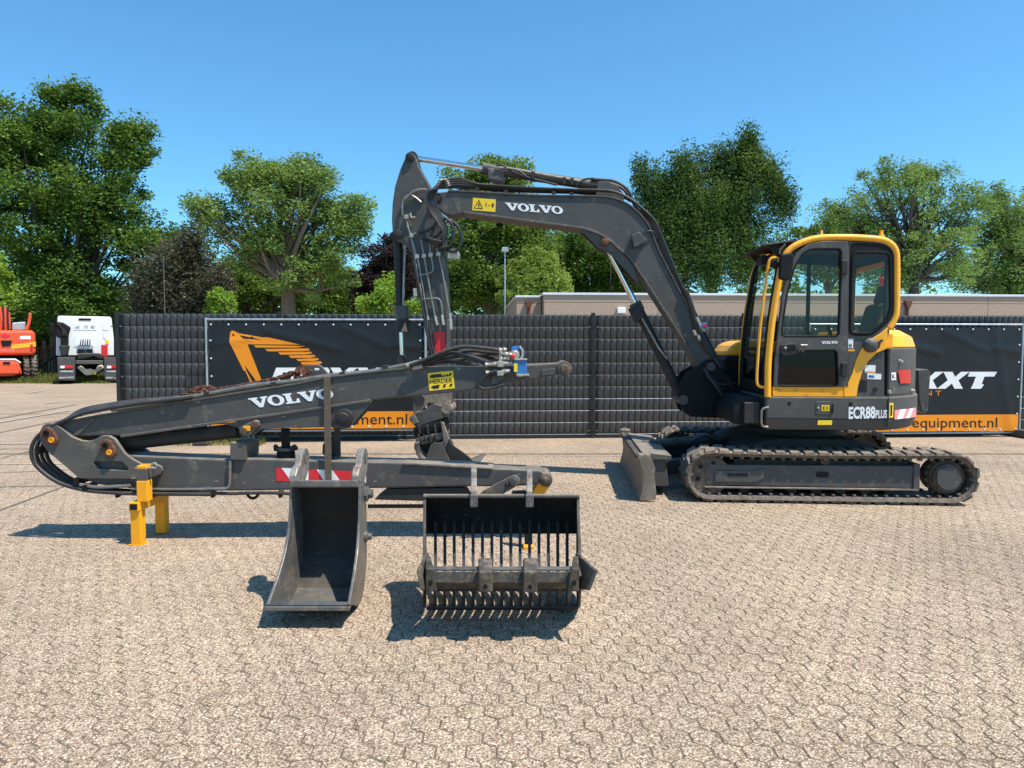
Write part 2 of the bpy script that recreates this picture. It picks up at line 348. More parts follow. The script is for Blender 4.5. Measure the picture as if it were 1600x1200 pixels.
# ------------------------------------------------------------ ground
def groundmat():
    m = bpy.data.materials.new('exposed_aggregate'); m.use_nodes = True; nt = m.node_tree; N = nt.nodes; L = nt.links
    b = N['Principled BSDF']; b.inputs['Roughness'].default_value = .85; b.inputs['Specular IOR Level'].default_value = .25
    g = N.new('ShaderNodeNewGeometry'); P = g.outputs['Position']
    vo = N.new('ShaderNodeTexVoronoi'); vo.inputs['Scale'].default_value = 165; L.new(P, vo.inputs['Vector'])
    cr = N.new('ShaderNodeValToRGB'); E = cr.color_ramp.elements
    E[0].position = 0; E[0].color = (.12, .088, .062, 1); E[1].position = 1; E[1].color = (.80, .70, .57, 1)
    for p, c in ((.22, (.24, .18, .13, 1)), (.42, (.36, .275, .205, 1)), (.65, (.48, .39, .30, 1)), (.85, (.58, .475, .375, 1))):
        e = E.new(p); e.color = c
    sx = N.new('ShaderNodeSeparateColor'); L.new(vo.outputs['Color'], sx.inputs[0]); L.new(sx.outputs[0], cr.inputs[0])
    # dark matrix between the stones
    dm = N.new('ShaderNodeMapRange'); dm.inputs[1].default_value = .35; dm.inputs[2].default_value = .75; dm.inputs[3].default_value = 1.06; dm.inputs[4].default_value = .6; L.new(vo.outputs['Distance'], dm.inputs[0])
    n1 = N.new('ShaderNodeTexNoise'); n1.inputs['Scale'].default_value = .7; n1.inputs['Detail'].default_value = 5; L.new(P, n1.inputs['Vector'])
    m1 = N.new('ShaderNodeMapRange'); m1.inputs[1].default_value = .3; m1.inputs[2].default_value = .7; m1.inputs[3].default_value = .78; m1.inputs[4].default_value = 1.04; L.new(n1.outputs[0], m1.inputs[0])
    n2 = N.new('ShaderNodeTexNoise'); n2.inputs['Scale'].default_value = 7; n2.inputs['Detail'].default_value = 6; n2.inputs['Roughness'].default_value = .7; L.new(P, n2.inputs['Vector'])
    m2 = N.new('ShaderNodeMapRange'); m2.inputs[1].default_value = .3; m2.inputs[2].default_value = .7; m2.inputs[3].default_value = .82; m2.inputs[4].default_value = 1.12; L.new(n2.outputs[0], m2.inputs[0])
    a = N.new('ShaderNodeMath'); a.operation = 'MULTIPLY'; L.new(m1.outputs[0], a.inputs[0]); L.new(m2.outputs[0], a.inputs[1])
    a2 = N.new('ShaderNodeMath'); a2.operation = 'MULTIPLY'; L.new(a.outputs[0], a2.inputs[0]); L.new(dm.outputs[0], a2.inputs[1])
    n5 = N.new('ShaderNodeTexNoise'); n5.inputs['Scale'].default_value = .42; n5.inputs['Detail'].default_value = 7; n5.inputs['Roughness'].default_value = .62; n5.inputs['Distortion'].default_value = .6; L.new(P, n5.inputs['Vector'])
    m5 = N.new('ShaderNodeMapRange'); m5.inputs[1].default_value = .56; m5.inputs[2].default_value = .68; m5.inputs[3].default_value = 1.03; m5.inputs[4].default_value = .86; L.new(n5.outputs[0], m5.inputs[0])      # old stains
    a3 = N.new('ShaderNodeMath'); a3.operation = 'MULTIPLY'; L.new(a2.outputs[0], a3.inputs[0]); L.new(m5.outputs[0], a3.inputs[1]); a2 = a3
    n3 = N.new('ShaderNodeTexNoise'); n3.inputs['Scale'].default_value = 1.6; n3.inputs['Detail'].default_value = 4; L.new(P, n3.inputs['Vector'])
    tint = N.new('ShaderNodeValToRGB'); tint.color_ramp.elements[0].position = .35; tint.color_ramp.elements[0].color = (1.0, .935, .895, 1); tint.color_ramp.elements[1].position = .65; tint.color_ramp.elements[1].color = (1.0, .955, .88, 1); L.new(n3.outputs[0], tint.inputs[0])
    mu = N.new('ShaderNodeMix'); mu.data_type = 'RGBA'; mu.blend_type = 'MULTIPLY'; mu.inputs['Factor'].default_value = 1; L.new(cr.outputs[0], mu.inputs['A']); L.new(tint.outputs[0], mu.inputs['B'])
    sc = N.new('ShaderNodeVectorMath'); sc.operation = 'SCALE'; L.new(mu.outputs['Result'], sc.inputs[0]); L.new(a2.outputs[0], sc.inputs['Scale'])
    L.new(sc.outputs[0], b.inputs['Base Color'])
    bp = N.new('ShaderNodeBump'); bp.inputs['Strength'].default_value = .3; bp.inputs['Distance'].default_value = .002; bp.invert = True
    L.new(vo.outputs['Distance'], bp.inputs['Height']); L.new(bp.outputs[0], b.inputs['Normal'])
    return m
M['ground'] = groundmat()
M['joint'] = mat('joint_sand', (.135, .098, .068), .95, var=.45, scale=9)
ground = MB().add([(-600, -40, -.012), (600, -40, -.012), (600, 900, -.012), (-600, 900, -.012)], [(0, 1, 2, 3)]).build('ground', M['ground'], fix=False)
tag(ground, kind='structure')
jb = MB().add([(-9.2, .9, -.0042), (9.2, .9, -.0042), (9.2, 10.2, -.0042), (-9.2, 10.2, -.0042)], [(0, 1, 2, 3)]).build('joint_bed', M['joint'], ground, fix=False)
# hexagonal pavers: flat-to-flat .118, rows .104 apart
FF = .118; RR = FF/math.sqrt(3); ROW = RR*1.5
def hexrings():
    t = []; o = []; lo = []
    for k in range(6):
        for q in range(2):      # two points a side: slightly wavy sides
            a0 = math.radians(60*k+30); a1 = math.radians(60*k+90)
            f = q*.5; x = (math.cos(a0)*(1-f)+math.cos(a1)*f); y = (math.sin(a0)*(1-f)+math.sin(a1)*f)
            w = .016*(1 if k % 2 else -1)*q
            x *= (1+w); y *= (1+w)
            t.append((x*(RR-.0068), y*(RR-.0068))); o.append((x*(RR-.0036), y*(RR-.0036)))
    return t, o
HT, HO = hexrings(); NH = len(HT)
def hexmesh(dx=0, dy=0, dz=0, tx=0, ty=0):
    wb = [random.gauss(0, .012) for _ in range(NH)]
    ht = [(x*(1+w), y*(1+w)) for (x, y), w in zip(HT, wb)]; ho = [(x*(1+w*.7), y*(1+w*.7)) for (x, y), w in zip(HO, wb)]
    vs = [(x+dx, y+dy, dz+x*tx+y*ty) for x, y in ht]+[(x+dx, y+dy, dz-.003+x*tx+y*ty) for x, y in ho]+[(x+dx, y+dy, -.0118) for x, y in ho]
    fs = [tuple(range(NH))]
    for i in range(NH):
        j = (i+1) % NH
        fs += [(i, NH+i, NH+j, j), (NH+i, 2*NH+i, 2*NH+j, NH+j)]
    return vs, fs
cells = []
r = 0; y = 1.0
while y < 10.0:
    off = FF/2 if r % 2 else 0
    half = min(9.0, .78*y+1.2)
    for i in range(int(-half/FF)-1, int(half/FF)+2): cells.append((i*FF+off, y))
    y += ROW; r += 1
vis = [c for c in cells if c[1] > 2.5 and abs(c[0]) < .725*c[1]]
vis.sort(key=lambda c: c[1]); near = set(vis[:300])
pm = []
for k in range(24):
    vs, fs = hexmesh(tx=random.uniform(-.014, .014), ty=random.uniform(-.014, .014))
    me = bpy.data.meshes.new('paver'); me.from_pydata(vs, [], fs); me.materials.append(M['ground']); pm.append(me)
for c in vis[:300]:
    o = link('paver', random.choice(pm), None, ground); o.location = (c[0]+random.gauss(0, .0006), c[1]+random.gauss(0, .0006), random.choice((-.0012, -.0007, -.0003, 0, .0005))); o.rotation_euler = (0, 0, random.choice((0, 2, 4))*math.pi/3)
pf = MB(); av = []; af = []; nv = 0
for c in cells:
    if c in near: continue
    vs, fs = hexmesh(c[0]+random.gauss(0, .0006), c[1]+random.gauss(0, .0006), random.choice((-.0012, -.0007, -.0003, 0, .0005)), random.uniform(-.014, .014), random.uniform(-.014, .014))
    av += vs; af += [tuple(i+nv for i in f) for f in fs]; nv += len(vs)
me = bpy.data.meshes.new('paving_field'); me.from_pydata(av, [], af)
pfo = link('paving_field', me, M['ground'], ground); pfo['kind'] = 'stuff'
# worn painted lines and thin dark strips laid flat in the yard on the left
M['oldpaint'] = mat('worn_line_paint', (.43, .365, .30), .8, var=.2, scale=6)
M['thin_line'] = mat('dark_line', (.10, .085, .072), .85, var=.3, scale=4)
def ground_line(name, p, q, w, m, z):
    a = G(*p); b = G(*q); d = (b-a).normalized(); n = Vector((-d.y, d.x, 0))*w/2
    o = MB().add([(a-n)+Vector((0, 0, z)), (b-n)+Vector((0, 0, z)), (b+n)+Vector((0, 0, z)), (a+n)+Vector((0, 0, z))], [(0, 1, 2, 3)]).build(name, m, fix=False); tag(o, kind='structure')
for p, q, w in (((-160, 857), (112, 756), .035), ((-120, 750), (70, 698), .03), ((-120, 763), (140, 758.5), .025), ((-120, 700), (180, 639), .04), ((-120, 675), (120, 632), .05), ((-120, 647), (170, 646), .05), ((-120, 701), (160, 700.5), .03), ((-60, 741), (150, 733), .02)):
    ground_line('dark_line', p, q, w, M['thin_line'], .003)
for p, q, w in (((-120, 727), (150, 724.5), .05), ((-120, 694), (150, 692), .06), ((-30, 665), (110, 641), .09), ((45, 614), (68, 610.5), .14), ((70, 631), (92, 628), .1), ((720, 712), (1010, 712.5), .035)):
    ground_line('worn_line', p, q, w, M['oldpaint'], .0065)

# ------------------------------------------------------------ tile-look fence
FY = 11.9; FYAW = math.radians(3.3)
FF_ = Fr(0, FY, FYAW)
post_u = [FF_.at(x, 600, 0)[0] for x in (187, 926)]
pitch_u = (post_u[1]-post_u[0])/3
TW = pitch_u/24.3; TH = .2
def tile_mesh():
    n = 7; vs = []; fs = []
    for row, (z, d) in enumerate(((.0, -.001), (.193, .001))):
        for k in range(n):
            t = k/(n-1); x = (t-.5)*TW*.88; bul = math.sin(math.pi*t)
            vs.append((x, -.017*bul**.8+d, z+.013*bul))
    for k in range(n-1): fs.append((k, k+1, n+k+1, n+k))
    for k in range(n-1):    # lower rim turned back
        pass
    m = len(vs)
    for k in range(n):
        x, y_, z = vs[k]; vs.append((x, y_+.012, z))
    for k in range(n-1): fs.append((m+k, m+k+1, k+1, k))
    me = bpy.data.meshes.new('tile'); me.from_pydata(vs, [], fs); me.polygons.foreach_set('use_smooth', [True]*(n-1)+[False]*(n-1)); me.materials.append(M['tile']); return me
TM = tile_mesh()
plabels = ['anthracite tile-look fence panel nearest the white truck', 'anthracite tile-look fence panel behind the left half of the arm-logo banner', 'anthracite tile-look fence panel behind the dipper arm', 'anthracite tile-look fence panel under the boom, just right of the black post', 'anthracite tile-look fence panel behind the excavator cab', 'anthracite tile-look fence panel showing only above the right-hand banner']
# dark post positions: panels 0-2 left of x=926, 3.. to the right
for i in range(7):
    u0 = post_u[0]+i*pitch_u
    if i < 6:
        w0 = FF_.o+Vector((u0*FF_.c, u0*FF_.s, 0))
        root = empty('fence_panel', w0, FYAW, plabels[i], 'fence', 'tile-look fence along the yard')
        for rI in range(10):
            for k in range(24):
                o = link('tile', TM, None, root); o.location = (.12+TW*k+TW*.15, 0, .062+TH*rI)
        b = MB(); b.box(.03, pitch_u-.03, .012, .03, .06, 2.06); b.build('backing_mat', M['post'], root)
        for rI in range(11):
            MB().cyl((.04, -.026, .055+TH*rI), (pitch_u-.03, -.026, .055+TH*rI), .0035, n=5).build('rod', M['galv'] if rI < 4 else M['tile'], root)  # light on the lower rods put into a paler colour; upper ones tile-dark
        tp = MB()
        for k in range(48): tp.box(.08+k*.05, .086+k*.05, .0, .006, 2.05, 2.085)
        tp.build('wire_tips', M['post'], root)
        b = MB(); b.box(0.0, pitch_u, -.03, .05, -.01, .045); b.build('gravel_board', M['post'], root, bevel=.004)
    if True:
        w0 = FF_.o+Vector((u0*FF_.c, u0*FF_.s, 0))
        if i < 6:
            p = MB().box(-.03, .03, -.05, .03, -.01, 2.1); po = p.build('post', M['post'], root, bevel=.004)
            for z in (.12, 1.05, 1.86): 
                MB().box(-.085, .085, -.056, -.044, z-.012, z+.012).build('bracket', M['post'], po)
                for sx in (-1, 1): MB().cyl((sx*.07, -.062, z), (sx*.07, -.05, z), .009, n=8).build('bolt', M['zinc'], po)

# ------------------------------------------------------------ building
BY = 24.0; BF = Fr(0, BY, FYAW)
M['aggwall'] = mat('aggregate_wall', (.40, .295, .225), .9, var=.3, scale=22, bump=.5, bscale=40, wear=(.30, .235, .19), wearamt=.35)
M['coping'] = mat('white_coping', (.66, .70, .74), .45, var=.06)
broot = empty('flat_building', BF.o, FYAW, 'long low flat-roofed building of tan pebble panels behind the fence', 'building')
ub = BF.at(850, 470, 0)[0]; zt = BF.at(900, 461, 0)[1]; zj = BF.at(900, 472.5, 0)[1]
def wall_run(u0, u1, v, z0, z1, zj, step, side=.2):
    u = u0
    while u < u1-.01:
        e = min(u+step, u1)
        MB().box(u+.006, e-.006, v, v+side, z0, zj-.008).build('wall_panel', M['aggwall'], broot, bevel=.006)
        MB().box(u+.006, e-.006, v, v+side, zj+.008, z1).build('wall_panel', M['aggwall'], broot, bevel=.006)
        u = e
wall_run(ub, ub+30, 0, -.01, zt, zj, 3.9)
MB().box(ub+.02, ub+29.9, .19, 9, -.01, zt-.03).build('wall_core', M['aggwall'], broot)
MB().box(ub-.05, ub+30.05, -.05, 9.1, zt, zt+.075).build('coping', M['coping'], broot, bevel=.01)
ua = BF.at(807, 470, .8)[0]; zta = BF.at(830, 465, .8)[1]
wall_run(ua, ub-.01, .8, -.01, zta, zj, 3.0)
MB().box(ua+.01, ub-.01, .99, 8, -.01, zta-.03).build('wall_core', M['aggwall'], broot)
MB().box(ua-.04, ub-.052, .75, 8.05, zta, zta+.07).build('coping', M['coping'], broot, bevel=.01)
for x, v in ((826, .8), (1416, 0)):
    u = BF.at(x, 480, v)[0]
    dp = MB().cyl((u, v-.07, 0), (u, v-.07, zt-.35), .055, n=10).build('downpipe', M['rust'], broot)
    MB().prism([(u-.06, zt-.4), (u+.06, zt-.4), (u+.13, zt-.16), (u-.13, zt-.16)], v-.16, v-.01).build('hopper', M['rust'], dp, bevel=.01)
u, z = BF.at(971, 485, -.1); MB().box(u-.14, u+.14, -.14, -.002, z-.1, z+.1).build('wall_vent', M['white'], broot, bevel=.02)
u, z = BF.at(1572, 490, -.1)

# ------------------------------------------------------------ trees
M['leaf_oak'] = leafmat('oak_leaf', (0.043, 0.091, 0.019), (0.092, 0.174, 0.028), (0.194, 0.287, 0.046))
M['leaf_ash'] = leafmat('ash_leaf', (0.088, 0.160, 0.043), (0.165, 0.260, 0.062), (0.290, 0.391, 0.093), .3)
M['leaf_brown'] = leafmat('brown_leaf', (.046, .053, .034), (.085, .087, .054), (.155, .139, .090))
M['leaf_purple'] = leafmat('purple_beech_leaf', (.022, .014, .016), (.043, .028, .028), (.093, .065, .056))
M['leaf_lime'] = leafmat('lime_leaf', (.139, .248, .031), (.232, .372, .046), (.372, .527, .078), .35)
M['leaf_mid'] = leafmat('mid_leaf', (0.068, 0.118, 0.025), (0.131, 0.208, 0.034), (0.232, 0.312, 0.054), .28)
M['leaf_birch'] = leafmat('weeping_leaf', (.026, .060, .012), (.058, .112, .022), (.15, .21, .045))
M['leaf_yellow'] = leafmat('yellow_green_leaf', (.116, .178, .031), (.194, .271, .046), (.295, .364, .078), .3)
def leaves(pts, size, droop=False):
    """one small bent leaf clump (two triangles) at each point"""
    n = len(pts); 
    a = RNG.uniform(0, 2*math.pi, n); tilt = RNG.normal(0, .75, n)
    s = size*RNG.uniform(.55, 1.35, n)
    d = np.stack([np.cos(a), np.sin(a), np.sin(tilt)*.8-(.55 if droop else .1)], 1); d /= np.linalg.norm(d, axis=1)[:, None]
    rnd = RNG.normal(0, 1, (n, 3)); e = np.cross(d, rnd); e /= np.linalg.norm(e, axis=1)[:, None]
    nn = np.cross(d, e)
    L_ = d*s[:, None]; Wd = e*(s*RNG.uniform(.35, .6, n))[:, None]
    v = np.empty((n, 4, 3)); v[:, 0] = pts-L_*.5; v[:, 1] = pts+Wd*.5+nn*(s*.12)[:, None]; v[:, 2] = pts+L_*.5; v[:, 3] = pts-Wd*.5+nn*(s*.12)[:, None]
    return v.reshape(-1, 3), n
def leafmesh(name, V, n, m, parent):
    me = bpy.data.meshes.new(name); me.vertices.add(4*n); me.vertices.foreach_set('co', V.astype(np.float32).ravel())
    me.loops.add(4*n); me.loops.foreach_set('vertex_index', np.arange(4*n, dtype=np.int32))
    me.polygons.add(n); me.polygons.foreach_set('loop_start', np.arange(0, 4*n, 4, dtype=np.int32))
    me.update(calc_edges=True); return link(name, me, m, parent)
def tree(name, label, px, Y, blobs, leafm, nclu, per, lsize, crad, droop=False, barkm='bark', nbr=22, trunk_r=.3, fork=None, group='trees behind the yard', shell=.55, cat='tree'):
    """px: trunk column; blobs: (px, py, rx, ry[, dv]) lobes of the crown measured at distance Y"""
    base = at(px, 600, Y); root = empty(name, (base.x, Y, 0), 0, label, cat, group)
    k = Y/FOC; cl = []
    areas = np.array([b[2]*b[3] for b in blobs], float); areas = areas**.8; areas /= areas.sum()
    B = []
    for b in blobs:
        c = at(b[0], b[1], Y); B.append((c.x-base.x, (b[4] if len(b) > 4 else 0), c.z, b[2]*k, b[3]*k))
    for i in range(nclu):
        x, y_, z, rx, rz = B[RNG.choice(len(B), p=areas)]
        d = RNG.normal(0, 1, 3); d /= np.linalg.norm(d); q = RNG.uniform(0, 1)**shell
        cl.append((x+d[0]*q*rx, y_+d[1]*q*(rx+rz)*.45, z+d[2]*q*rz))
    cl = np.array(cl); cl = cl[cl[:, 2] > .4]
    per = int(per*3.5); lsize = lsize*.5; crad = crad*.82
    n = len(cl)*per; idx = np.repeat(np.arange(len(cl)), per)
    cs = crad*RNG.uniform(.6, 1.4, len(cl))[idx]
    off = np.clip(RNG.normal(0, 1, (n, 3)), -1.45, 1.45)*np.stack([cs*.5, cs*.5, cs*(1.15 if droop else .36)], 1)
    if droop: off[:, 2] -= cs*.7
    P = cl[idx]+off; P = P[P[:, 2] > .1]
    V, nn = leaves(P, lsize, droop); leafmesh('crown', V, nn, M[leafm], root)
    zmin = min(b[2]-b[4] for b in B); zc = np.mean([b[2] for b in B]); ztop = max(b[2]+b[4]*.6 for b in B)
    fz = at(px, fork, Y).z if fork else max(1.2, zmin*.8)
    t = MB(); t.tube([(0, 0, -.1), (.03, 0, fz*.5), (0, .05, fz), (.05, 0, (fz+zc)/2), (0, 0, ztop*.85)], [trunk_r*1.35, trunk_r, trunk_r*.85, trunk_r*.5, trunk_r*.08], 9)
    t.build('trunk', M[barkm], root, fix=False)
    br = MB(); pick = RNG.choice(len(cl), min(nbr, len(cl)), replace=False)
    for j in pick:
        e = Vector(cl[j]); z0 = fz+random.uniform(0, .45)*max(0, e.z-fz); s0 = Vector((0, 0, min(z0, ztop*.8)))
        mid = s0.lerp(e, .5)+Vector((random.uniform(-.3, .3), random.uniform(-.3, .3), -.12*(e-s0).length+random.uniform(0, .4)))
        r0 = trunk_r*random.uniform(.25, .5)
        pts = catmull([s0, mid, e], 4); br.tube(pts, [r0*(1-i/(len(pts)-1))+.012 for i in range(len(pts))], 5)
        for q in range(2):
            f = cl[RNG.integers(len(cl))]; f = Vector(f)
            if (f-e).length < 3.2: br.tube([mid, mid.lerp(f, .55)+Vector((0, 0, .15)), f], [r0*.4, r0*.25, .01], 4)
    br.build('branches', M[barkm], root, fix=False)
    return root
tree('oak_tree', 'tall dark green oak at the left edge, above the white truck', 95, 38,
     [(60, 300, 100, 110), (95, 200, 75, 65), (20, 220, 70, 70), (150, 330, 75, 85), (190, 235, 38, 40), (205, 205, 30, 14), (215, 240, 26, 14), (185, 290, 40, 40), (210, 380, 62, 60), (60, 420, 120, 60), (130, 150, 18, 16), (85, 150, 22, 16), (-60, 320, 80, 120), (110, 470, 110, 40), (265, 385, 40, 38), (-20, 470, 60, 60)],
     'leaf_oak', 620, 55, .40, .95, trunk_r=.55, barkm='barkdark', nbr=30)
tree('dark_brown_tree', 'brownish weeping tree between the oak and the round ash', 268, 33,
     [(265, 420, 52, 60), (300, 390, 28, 45), (240, 455, 45, 35), (330, 450, 32, 40), (290, 470, 60, 25)], 'leaf_brown', 220, 46, .30, .65, droop=True, barkm='barkdark', nbr=10)
tree('ash_tree', 'round airy ash with pale forked limbs left of the dipper arm', 452, 30,
     [(440, 310, 88, 60), (360, 330, 52, 42), (520, 330, 52, 48), (400, 275, 55, 34), (470, 275, 55, 30), (555, 345, 30, 38), (320, 325, 26, 24), (425, 390, 52, 42), (510, 400, 48, 38), (395, 395, 32, 34), (480, 440, 70, 38), (345, 365, 30, 22)],
     'leaf_ash', 400, 40, .27, .62, trunk_r=.32, fork=455, nbr=52, shell=.42)
tree('dark_understory_tree', 'dark olive tree low beneath the round ash', 390, 35, [(400, 440, 55, 42), (350, 440, 35, 40), (450, 465, 70, 25), (530, 450, 45, 40)], 'leaf_mid', 170, 45, .32, .7, barkm='barkdark', nbr=6)
tree('purple_beech', 'dark purple copper beech just left of the dipper arm', 598, 33, [(600, 425, 40, 55), (625, 410, 30, 48), (575, 450, 32, 42), (640, 440, 30, 45)], 'leaf_purple', 210, 48, .28, .55, barkm='barkdark', nbr=8)
tree('lime_sapling', 'bright lime green sapling above the fence left of the ash trunk', 342, 19, [(340, 470, 18, 22), (350, 482, 22, 14)], 'leaf_lime', 40, 34, .17, .26, nbr=8, trunk_r=.05, group='young bright trees behind the fence')
tree('lime_sapling', 'bright lime green sapling next to the bucket cylinder', 605, 19, [(605, 458, 20, 30), (590, 480, 26, 16), (650, 480, 22, 18)], 'leaf_lime', 62, 34, .17, .28, nbr=8, trunk_r=.05, group='young bright trees behind the fence')
tree('green_tree', 'mid green tree standing behind the dipper arm and boom tip', 765, 36,
     [(765, 370, 82, 85), (720, 400, 50, 70), (790, 275, 34, 30), (735, 290, 45, 32), (765, 262, 24, 18), (820, 380, 48, 60), (690, 440, 40, 50), (770, 450, 90, 45), (800, 330, 50, 50)], 'leaf_mid', 420, 50, .34, .85, trunk_r=.34, nbr=22)
tree('yellow_green_bush', 'yellow-green rounded bush right of the lamp post', 842, 31, [(842, 430, 45, 38), (825, 455, 50, 28), (868, 450, 28, 26)], 'leaf_yellow', 130, 46, .25, .5, nbr=8, trunk_r=.12, cat='bush')
tree('dark_hedge_tree', 'dark tree under the boom', 925, 40, [(930, 410, 65, 55), (880, 390, 45, 50), (975, 430, 50, 45), (900, 450, 70, 25), (1010, 420, 45, 60)], 'leaf_oak', 260, 48, .36, .85, barkm='barkdark', nbr=8)
tree('weeping_tree', 'tall dark weeping tree between boom and cab', 1110, 34,
     [(1095, 320, 62, 55), (1030, 285, 34, 34), (1003, 262, 14, 16), (1075, 255, 34, 22), (1125, 250, 22, 20), (1165, 262, 36, 30), (1170, 232, 26, 14), (1172, 215, 8, 10), (1200, 268, 22, 26), (1215, 300, 14, 24), (1232, 308, 8, 18), (1150, 320, 45, 40), (1040, 340, 42, 50), (1100, 395, 80, 50), (1165, 385, 42, 55), (1040, 410, 40, 45), (1010, 335, 18, 30)], 'leaf_birch', 820, 42, .26, .55, droop=True, barkm='barkdark', nbr=14, trunk_r=.35)
tree('rounded_tree', 'low rounded green tree above the cab roof', 1290, 48, [(1290, 385, 65, 34), (1240, 395, 45, 40), (1340, 375, 40, 40), (1300, 360, 34, 22), (1330, 420, 80, 30)], 'leaf_mid', 190, 46, .38, .9, nbr=8)
tree('open_crown_tree', 'open spreading tree with visible bare limbs right of the cab', 1424, 33,
     [(1410, 300, 85, 42), (1340, 330, 58, 32), (1470, 330, 62, 50), (1400, 270, 50, 22), (1450, 275, 45, 22), (1515, 320, 30, 36), (1300, 340, 32, 20), (1440, 380, 95, 48), (1480, 420, 70, 30), (1390, 430, 40, 24), (1360, 385, 40, 34)],
     'leaf_ash', 320, 36, .25, .62, trunk_r=.26, fork=445, nbr=70, shell=.42, barkm='barkdark')
tree('edge_tree', 'leafy tree cut off by the right edge of the photo', 1590, 36,
     [(1570, 360, 48, 60), (1600, 400, 70, 60), (1560, 310, 24, 22), (1530, 420, 50, 34), (1650, 350, 60, 70), (1580, 450, 60, 18)], 'leaf_ash', 330, 42, .29, .7, nbr=28)
tree('edge_sapling', 'bright green small tree at the left edge above the orange excavator', -8, 33, [(-10, 440, 24, 45), (-20, 480, 30, 30)], 'leaf_lime', 60, 40, .26, .45, nbr=6, trunk_r=.08, group='young bright trees behind the fence')
# far wood closing the view behind everything
def mass(name, label, xs, Y, z0, z1, n, m, size, cat='wood', thick=3):
    x0 = at(xs[0], 500, Y).x; x1 = at(xs[1], 500, Y).x
    P = np.stack([RNG.uniform(x0, x1, n), RNG.uniform(Y, Y+thick, n), RNG.uniform(0, 1, n)], 1)
    top = z1+(np.sin(P[:, 0]*.7)+np.sin(P[:, 0]*.31+1)+np.sin(P[:, 0]*1.9))*.35*(z1-z0)*.3
    P[:, 2] = z0+(top-z0)*P[:, 2]
    V, nn = leaves(P, size); o = leafmesh(name, V, nn, M[m], None); tag(o, label, cat, kind='stuff'); return o
mass('understory', 'dense dark undergrowth beneath the trees behind the yard', (-200, 1000), 50, 0, 6.5, 26000, 'leaf_oak', .6)
mass('understory', 'dark bushes behind the low building on the right', (900, 1800), 52, 0, 5.5, 13000, 'leaf_mid', .6)
mass('hedge', 'loose green bushes behind the black bar gate', (-60, 340), 41, 0, 4.4, 13000, 'leaf_oak', .34, 'hedge')
# lamp post and thin masts
def lamp_post(px, ptop, Y, label, head):
    b = at(px, 600, Y); zt_ = at(px, ptop, Y).z
    root = empty('lamp_post' if head else 'thin_mast', (b.x, Y, 0), 0, label, 'lamp post' if head else 'mast')
    MB().cyl((0, 0, 0), (0, 0, zt_), .036 if head else .025, .022 if head else .018, 8).build('pole', M['galv'] if head else M['grey2'], root)
    if head: MB().prism([(-.14, zt_-.05), (.14, zt_-.05), (.12, zt_+.1), (-.1, zt_+.1)], -.12, .12).build('lamp_head', M['galv'], root, bevel=.015)
lamp_post(789, 391, 27, 'slim galvanised lamp post with a square head under the boom', True)
lamp_post(260.5, 400, 27, 'thin grey mast in front of the brownish tree on the left', False)
lamp_post(953, 400, 36, 'thin grey mast behind the building, beneath the bent boom', False)
